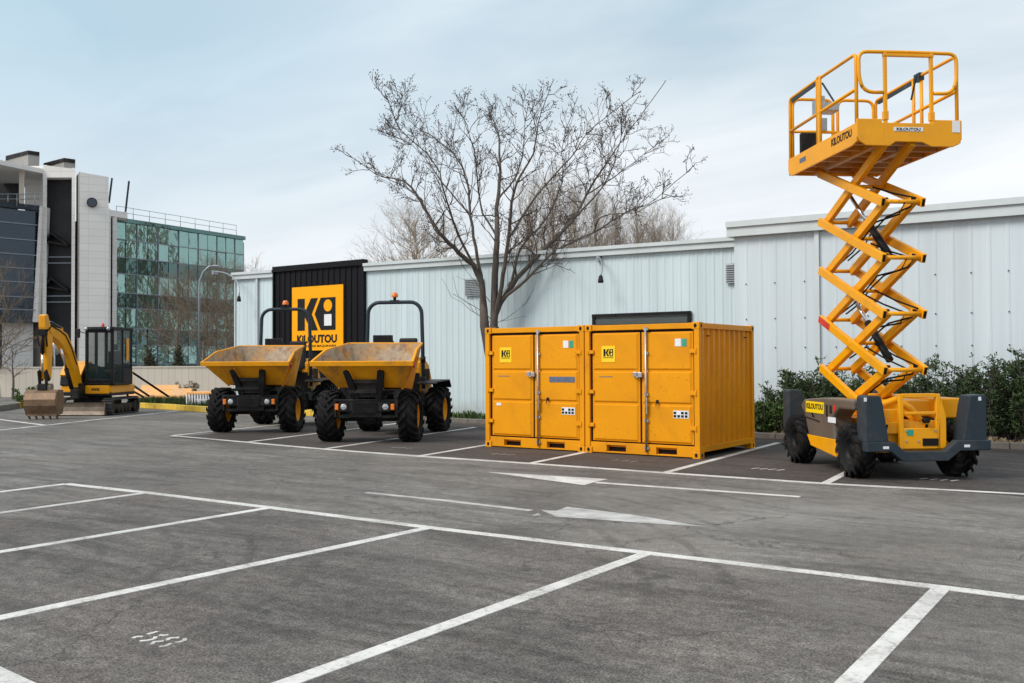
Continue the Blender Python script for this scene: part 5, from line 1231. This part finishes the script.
q = gp(4, 409); leafshrub('green_shrub', q.x-.4, q.y+1.2, .75, .9, M['leaf'], 'low green shrub at the left edge behind the grey kerb', 150, leaders=30, leaf=.06, dens=20, spiky=False)
q = gp(182, 402); leafshrub('dry_shrub', q.x, q.y+.3, .95, .7, M['dry'], 'dry straw-coloured shrub in the grass strip by the orange barriers', 151, leaders=30, leaf=.035, dens=18, spiky=False, z0=.05)

# ------------------------------------------------------------------ things behind the excavator
def cbox(b, pxa, pxb, D, y0, y1, dd=.3, Db=None):     # upright block between two measured columns
    a, c = dp(pxa, 361, D), dp(pxb, 361, Db or D); back = Vector((-sy_, cy_, 0))*dd
    za, zb_ = dp(pxa, y1, D).z, dp(pxa, y0, D).z
    v = [Vector((p.x, p.y, 0)) for p in (a, c)]; v = v+[v[1]+back, v[0]+back]
    b.add([p+Vector((0, 0, za)) for p in v]+[p+Vector((0, 0, zb_)) for p in v], [(0, 1, 2, 3), (4, 7, 6, 5), (0, 4, 5, 1), (1, 5, 6, 2), (2, 6, 7, 3), (3, 7, 4, 0)])
b = MB(); cbox(b, -60, 232, 46, 368, 401, .25); fw = b.build('boundary_wall', M['cream'], bevel=.02); tag(fw, 'low cream boundary wall behind the excavator and orange barriers', 'wall')
b = MB(); cbox(b, -60, 232, 45.97, 367.2, 368.6, .31); bb = b.build('coping', M['cream'], fw)
def barrier(pxa, pxb, D, y0, y1, label, Db=None):
    r = empty('orange_barrier', (0, 0, 0), 0, label, 'barrier', 'orange barriers lying behind the yellow kerb')
    a, c = dp(pxa, 361, D), dp(pxb, 361, Db or D); zt_, zb_ = dp(pxa, y0, D).z, dp(pxa, y1, D).z; zb_ = max(zb_, 0); L = (c-a).length; ang = math.atan2(c.y-a.y, c.x-a.x)
    r.location = (a.x, a.y, 0); r.rotation_euler = (0, 0, ang)
    b = MB(); h = zt_-zb_; b.prism([(0, -.28, zb_), (0, .28, zb_), (0, .24, zb_+h*.35), (0, .09, zb_+h*.85), (0, .06, zb_+h), (0, -.06, zb_+h), (0, -.09, zb_+h*.85), (0, -.24, zb_+h*.35)], (L, 0, 0)); b.build('barrier_body', M['orange_plastic'], r, .03)
    return r
barrier(128, 160, 37, 389.5, 398, 'orange plastic barrier lying nearest the excavator'); barrier(158, 193, 36.5, 388.5, 399, 'orange plastic barrier in the middle behind the grass strip'); barrier(142, 180, 38.5, 385, 396, 'pale orange barrier farthest back against the cream wall')
# slatted orange rack with white board
a = dp(187, 361, 33.5); c = dp(209, 361, 33.0); L = (c-a).length; r = empty('slatted_rack', (a.x, a.y, 0), math.atan2(c.y-a.y, c.x-a.x), 'low orange slatted rack with a white board beside the rear dumper wheel', 'rack')
b = MB(); zt_ = dp(190, 391.5, 33.5).z; b.box(0, L+.4, -.03, .7, zt_-.09, zt_)
b.build('top_rail', M['orange_plastic'], r, .02); b = MB()
for i in range(9): b.box(i*L/8-.02, i*L/8+.03, -.02, .03, .05, zt_-.09)
b.build('slats', M['white'], r); MB().box(L*.5, L*1.0, -.06, -.03, .12, zt_-.25).build('white_board', M['white'], r)
r = empty('utility_box', (gp(237, 399).x, gp(237, 399).y, 0), 0, 'small white utility box seen below the farther dumper skip', 'box')
MB().box(-.35, .35, 0, .3, .1, .95).build('cabinet', M['white'], r, .02); MB().box(-.3, .3, -.012, 0, .15, .9).build('cabinet_door', M['vent'], r, .004)
# black sloping props behind the cab
for i, ((xa, ya), (xb, yb2), lab) in enumerate([((131, 371.5), (168.5, 396.5), 'longest black sloping pole behind the excavator'), ((131, 384), (149, 396), 'middle black sloping pole behind the excavator'), ((131, 390), (143.5, 397), 'lowest black sloping pole behind the excavator')]):
    p, q = dp(xa, ya, 33.2), dp(xb, yb2, 34.5); q.z = max(q.z, .02)
    o = MB().tube([q, p, p+(p-q).normalized()*.5, Vector((p.x-.3, p.y+.2, 0))] if i == 0 else [q, p, p+(p-q)*.2], .04, 8).build('sloping_pole', M['black']); tag(o, lab, 'pole', 'black sloping poles behind the excavator')
# street lamp
a = dp(199, 361, 48); r = empty('street_lamp', (a.x, a.y, 0), YAW, 'tall grey street lamp with curved arm between excavator and dumpers', 'street lamp')
zt_ = dp(204, 266, 48).z
pts = [(0, 0, 1.0), (0, 0, zt_-1.1), (.04, 0, zt_-.7), (.2, 0, zt_-.3), (.5, 0, zt_-.02), (.75, 0, zt_)]
MB().tube(pts, [.065, .055, .05, .045, .04, .04], 10).build('pole', M['lamp_metal'], r); MB().cyl((0, 0, 0), (0, 0, 1.05), .12, 12).build('pole_base', M['lamp_metal'], r)
MB().box(.70, 1.0, -.10, .10, zt_-.05, zt_+.04).build('lamp_head', M['lamp_metal'], r, .03)
# small round sign behind the dipper
a = dp(54.5, 361, 47); r = empty('round_sign', (a.x, a.y, 0), YAW, 'small grey round-topped sign on a post behind the excavator boom', 'sign')
MB().cyl((0, 0, 0), (0, 0, 2.5), .04, 8).build('post', M['lamp_metal'], r); b = MB(); b.lathe([(-.03, .001), (-.03, .36), (.0, .36), (0, .001)], 'y', 20, (0, 0, 2.35)); b.build('sign_disc', M['lamp_metal'], r)

# ------------------------------------------------------------------ offices on the left
def quadblock(b, pa, pb, depth, z0, z1, mi=0, z1b=None):     # pa, pb : ground points of the facade, block extends behind it
    pa, pb = Vector((pa[0], pa[1], 0)), Vector((pb[0], pb[1], 0)); d = (pb-pa).normalized(); n_ = Vector((-d.y, d.x, 0))
    n_ = ((pa+pb)/2).normalized(); n2 = n_
    v = [pa, pb, pb+n_*depth, pa+n_*depth]; z1b = z1 if z1b is None else z1b
    b.add([p+Vector((0, 0, z0)) for p in v]+[v[0]+Vector((0, 0, z1)), v[1]+Vector((0, 0, z1b)), v[2]+Vector((0, 0, z1b)), v[3]+Vector((0, 0, z1))], [(0, 1, 2, 3), (4, 7, 6, 5), (0, 4, 5, 1), (1, 5, 6, 2), (2, 6, 7, 3), (3, 7, 4, 0)], False, mi)
def P(px, D): q = dp(px, 361, D); return Vector((q.x, q.y, 0))
def Z(px, py, D): return dp(px, py, D).z
# green glass block
GA, GB = P(114, 75), P(243.5, 87); zt_ = Z(114, 217, 75)
gb = empty('glass_office_block', GA, 0, 'green glass office block with roof railing, between stone tower and warehouse', 'building')
gd = (GB-GA); gl = gd.length; gdn = gd.normalized(); gn = Vector((-gdn.y, gdn.x, 0)); gn = gn if gn.dot(GA) > 0 else -gn
gb.rotation_euler = (0, 0, math.atan2(gdn.y, gdn.x))      # local x along the facade, local +y behind
sgn = 1 if (Matrix.Rotation(gb.rotation_euler.z, 4, 'Z')@Vector((0, 1, 0))).dot(gn) > 0 else -1
bands = [0, 1.5, 3.0, 4.3, 5.9, 7.1, 8.6, 9.9, 11.3, zt_-.25]
b = MB(); b.box(0, gl, .15*sgn, 14*sgn, 0, zt_-.3) if sgn > 0 else b.box(0, gl, -14, -.15, 0, zt_-.3); b.build('building_core', M['recess'], gb)
ncol = 13
for i, (z0_, z1_) in enumerate(zip(bands, bands[1:])):
    b = MB()
    for k in range(ncol):
        x0_, x1_ = k*gl/ncol, (k+1)*gl/ncol; jit = rnd.uniform(-.025, .025); j2 = rnd.uniform(-.05, .05)
        b.add([(x0_+.03, .02+jit, z0_+.03), (x1_-.03, .02-jit, z0_+.03), (x1_-.03, .02-jit+j2, z1_-.03), (x0_+.03, .02+jit+j2, z1_-.03)], [(0, 1, 2, 3)])
    o = b.build('glazing_band', M['teal_dark'] if i in (0, 2, 4, 6) else M['teal_glass'], gb, recalc=False)
b = MB()
for z_ in bands[1:-1]: b.box(-.02, gl+.02, -.06, .05, z_-.035, z_+.035)
for k in range(ncol+1):
    if k % 2 == 0: b.box(k*gl/ncol-.022, k*gl/ncol+.022, -.05, .05, 0, zt_-.3)
b.build('mullion_grid', M['louvre'], gb)
b = MB(); b.box(-.1, gl+.1, -.15, .4, zt_-.32, zt_); b.box(-.1, gl+.1, .1, 14, zt_-.3, zt_-.02); b.build('roof_edge', M['teal_dark'], gb)
b = MB()
for k in range(9): b.cyl((.4+k*(gl-1)/8, .3, zt_), (.4+k*(gl-1)/8, .3, zt_+.95), .025, 6)
for z_ in (.5, .95): b.cyl((.4, .3, zt_+z_), (gl-.6, .3, zt_+z_), .02, 6)
b.build('roof_railing', M['lamp_metal'], gb)
b = MB(); b.box(gl-.05, gl+.35, .3, 8, 0, zt_-.5); b.build('end_column', M['louvre'], gb)
# stone office with tower
ob = empty('stone_office', P(60, 72), 0, 'stone and dark glass office with blank tower and roof boxes at the left edge', 'building')
obinv = Matrix.Translation(-P(60, 72))
def opart(b, name, mat_, par=ob, bev=0): b.xf(obinv); return b.build(name, mat_, par, bev)
b = MB(); quadblock(b, P(79, 71), P(108, 71.8), 6, 0, Z(79, 172, 71), 0, Z(108, 177, 71.8)); opart(b, 'tower', M['stone'])
b = MB(); quadblock(b, P(75.5, 73), P(79.3, 71.1), 5, 0, Z(76, 172, 72)-.1); opart(b, 'tower_side', M['stone_grey'])
p = dp(93.5, 203, 71.35); b = MB(); b.lathe([(0, .36), (.12, .36), (.12, .30), (0, .30)], 'y', 28); b.lathe([(.02, .001), (.02, .31)], 'y', 28); tdir = P(108, 71.8)-P(79, 71); b.xf(Matrix.Translation(p-Vector((-sy_, cy_, 0))*.25)@Matrix.Rotation(math.atan2(tdir.y, tdir.x), 4, 'Z')); opart(b, 'porthole_window', M['navy_glass'])
# recess block
b = MB(); quadblock(b, P(42, 72), P(46, 72), 8, 0, Z(42, 165, 72)); quadblock(b, P(71, 72), P(74.5, 72), 8, 0, Z(42, 168, 72)); quadblock(b, P(46, 72), P(71, 72), 8, Z(46, 177.5, 72), Z(42, 165.5, 72), 0, Z(74, 168.5, 72)); opart(b, 'recess_frame', M['stone'])
b = MB(); quadblock(b, P(46, 72.9), P(71, 72.9), .3, 0, Z(46, 177.5, 72)); opart(b, 'recess_back', M['recess'])
for yy in (257, 263, 296, 302): b = MB(); quadblock(b, P(46, 72.3), P(71, 72.3), .12, Z(50, yy, 72.3)-.03, Z(50, yy, 72.3)+.03); opart(b, 'recess_rail', M['louvre'])
for yy in (241, 286):
    for (xa, ya, xb, yb_) in ((47, yy, 52, yy-8), (52, yy-8, 69, yy+4), (47, yy+1, 69, yy+5)): b = MB(); b.beam(dp(xa, ya, 72.6), dp(xb, yb_, 72.7), .9, .12); opart(b, 'stair_flight', M['dark'])
b = MB(); quadblock(b, P(108, 72), P(110.5, 73), 4, 0, Z(109, 208, 72)); quadblock(b, P(112, 73), P(116.5, 73), 3, 0, Z(114, 217, 73)); quadblock(b, P(110.5, 73), P(127, 74.3), 3, Z(114, 216, 73), Z(114, 210, 73)); opart(b, 'corner_column', M['stone'])
# left glazed wing
b = MB(); quadblock(b, P(-40, 68), P(40, 72), 10, Z(30, 322, 70), Z(30, 208, 70)); opart(b, 'glass_wing', M['navy_glass'])
b = MB()
for yy in (222, 238, 253, 267, 281, 296, 309): quadblock(b, P(-40, 67.9), P(39, 71.8), .1, Z(20, yy, 70)-.03, Z(20, yy, 70)+.04)
opart(b, 'floor_trim', M['louvre'])
b = MB(); quadblock(b, P(-40, 67.7), P(39.5, 71.7), .5, Z(20, 207, 70), Z(20, 202, 70)); opart(b, 'wing_cornice', M['slate'])
b = MB(); pa, pb_ = dp(39.5, 206, 71.6), dp(42.5, 206, 71.6); pc, pd_ = dp(37.5, 322, 71.6), dp(32.5, 322, 71.6); bk_ = Vector((-sy_, cy_, 0))*1.2
b.add([pa, pb_, pc, pd_, pa+bk_, pb_+bk_, pc+bk_, pd_+bk_], [(0, 1, 2, 3), (4, 7, 6, 5), (0, 4, 5, 1), (1, 5, 6, 2), (2, 6, 7, 3), (3, 7, 4, 0)]); opart(b, 'slanted_fin', M['stone'])
b = MB(); quadblock(b, P(-40, 69.5), P(33, 72.5), 6, 0, Z(20, 322, 70)); opart(b, 'lower_wall', M['stone'])
b = MB(); quadblock(b, P(33, 73.5), P(43, 73), 5, 0, Z(40, 300, 73)); opart(b, 'lower_pier', M['stone_grey'])
b = MB(); quadblock(b, P(-1, 69.2), P(2, 69.2), .4, 0, Z(20, 322, 70)); opart(b, 'dark_pier', M['recess'])
# top floor behind the terrace
b = MB(); quadblock(b, P(-40, 76), P(18, 76), 6, Z(0, 205, 76), Z(0, 172, 76)); opart(b, 'terrace_glazing', M['recess'])
b = MB(); quadblock(b, P(24, 74), P(43, 74), 6, Z(30, 208, 74), Z(30, 166, 74)); opart(b, 'terrace_wall', M['stone'])
b = MB(); quadblock(b, P(18, 71), P(23.5, 71), .6, Z(20, 205, 71), Z(20, 170, 71)); opart(b, 'terrace_pillar', M['cream'])
b = MB(); quadblock(b, P(-40, 66), P(42, 72), 8, Z(20, 168, 70), Z(20, 163.5, 70)); opart(b, 'terrace_canopy', M['stone'])
b = MB()
for k in range(5): q = P(-2+k*9, 70.2); b.cyl((q.x, q.y, Z(10, 206, 70)), (q.x, q.y, Z(10, 194, 70)), .03, 6)
for yy in (194, 199): b.cyl(dp(-30, yy, 69), dp(39, yy, 71.5), .03, 6)
opart(b, 'terrace_railing', M['lamp_metal'])
for (a_, c_, yt, yb2, D) in ((5, 38, 151, 166, 75), (43, 74, 158.5, 168, 76)):
    b = MB(); quadblock(b, P(a_, D+2), P(c_-11, D), 5, Z(a_, yb2, D), Z(a_, yt, D)); quadblock(b, P(c_-11, D), P(c_, D+.6), 5, Z(a_, yb2, D), Z(a_, yt, D)); bo = opart(b, 'roof_box', M['stone_grey'])
    b = MB(); quadblock(b, P(a_-.6, D+1.9), P(c_-11, D-.1), 5.2, Z(a_, yt+3.5, D), Z(a_, yt-.3, D)); quadblock(b, P(c_-11, D-.1), P(c_+.4, D+.5), 5.2, Z(a_, yt+3.5, D), Z(a_, yt-.3, D)); opart(b, 'roof_box_cap', M['dark'], bo)
for i, ((xa, ya), (xb, yb2), lab) in enumerate([((109, 199), (112, 178), 'short dark blue leaning pole beside the stone tower'), ((125.5, 208), (129, 181), 'taller dark blue leaning pole above the green glass roof')]):
    b = MB(); b.beam(dp(xa, ya+4, 74), dp(xb, yb2, 74), .11, .1); tag(b.build('roof_pole', M['slate']), lab, 'pole', 'leaning roof poles')

# ------------------------------------------------------------------ render
scene.render.engine = 'CYCLES'
scene.cycles.max_bounces = 6; scene.cycles.diffuse_bounces = 3; scene.cycles.transparent_max_bounces = 8
scene.render.resolution_x = 1024; scene.render.resolution_y = 683
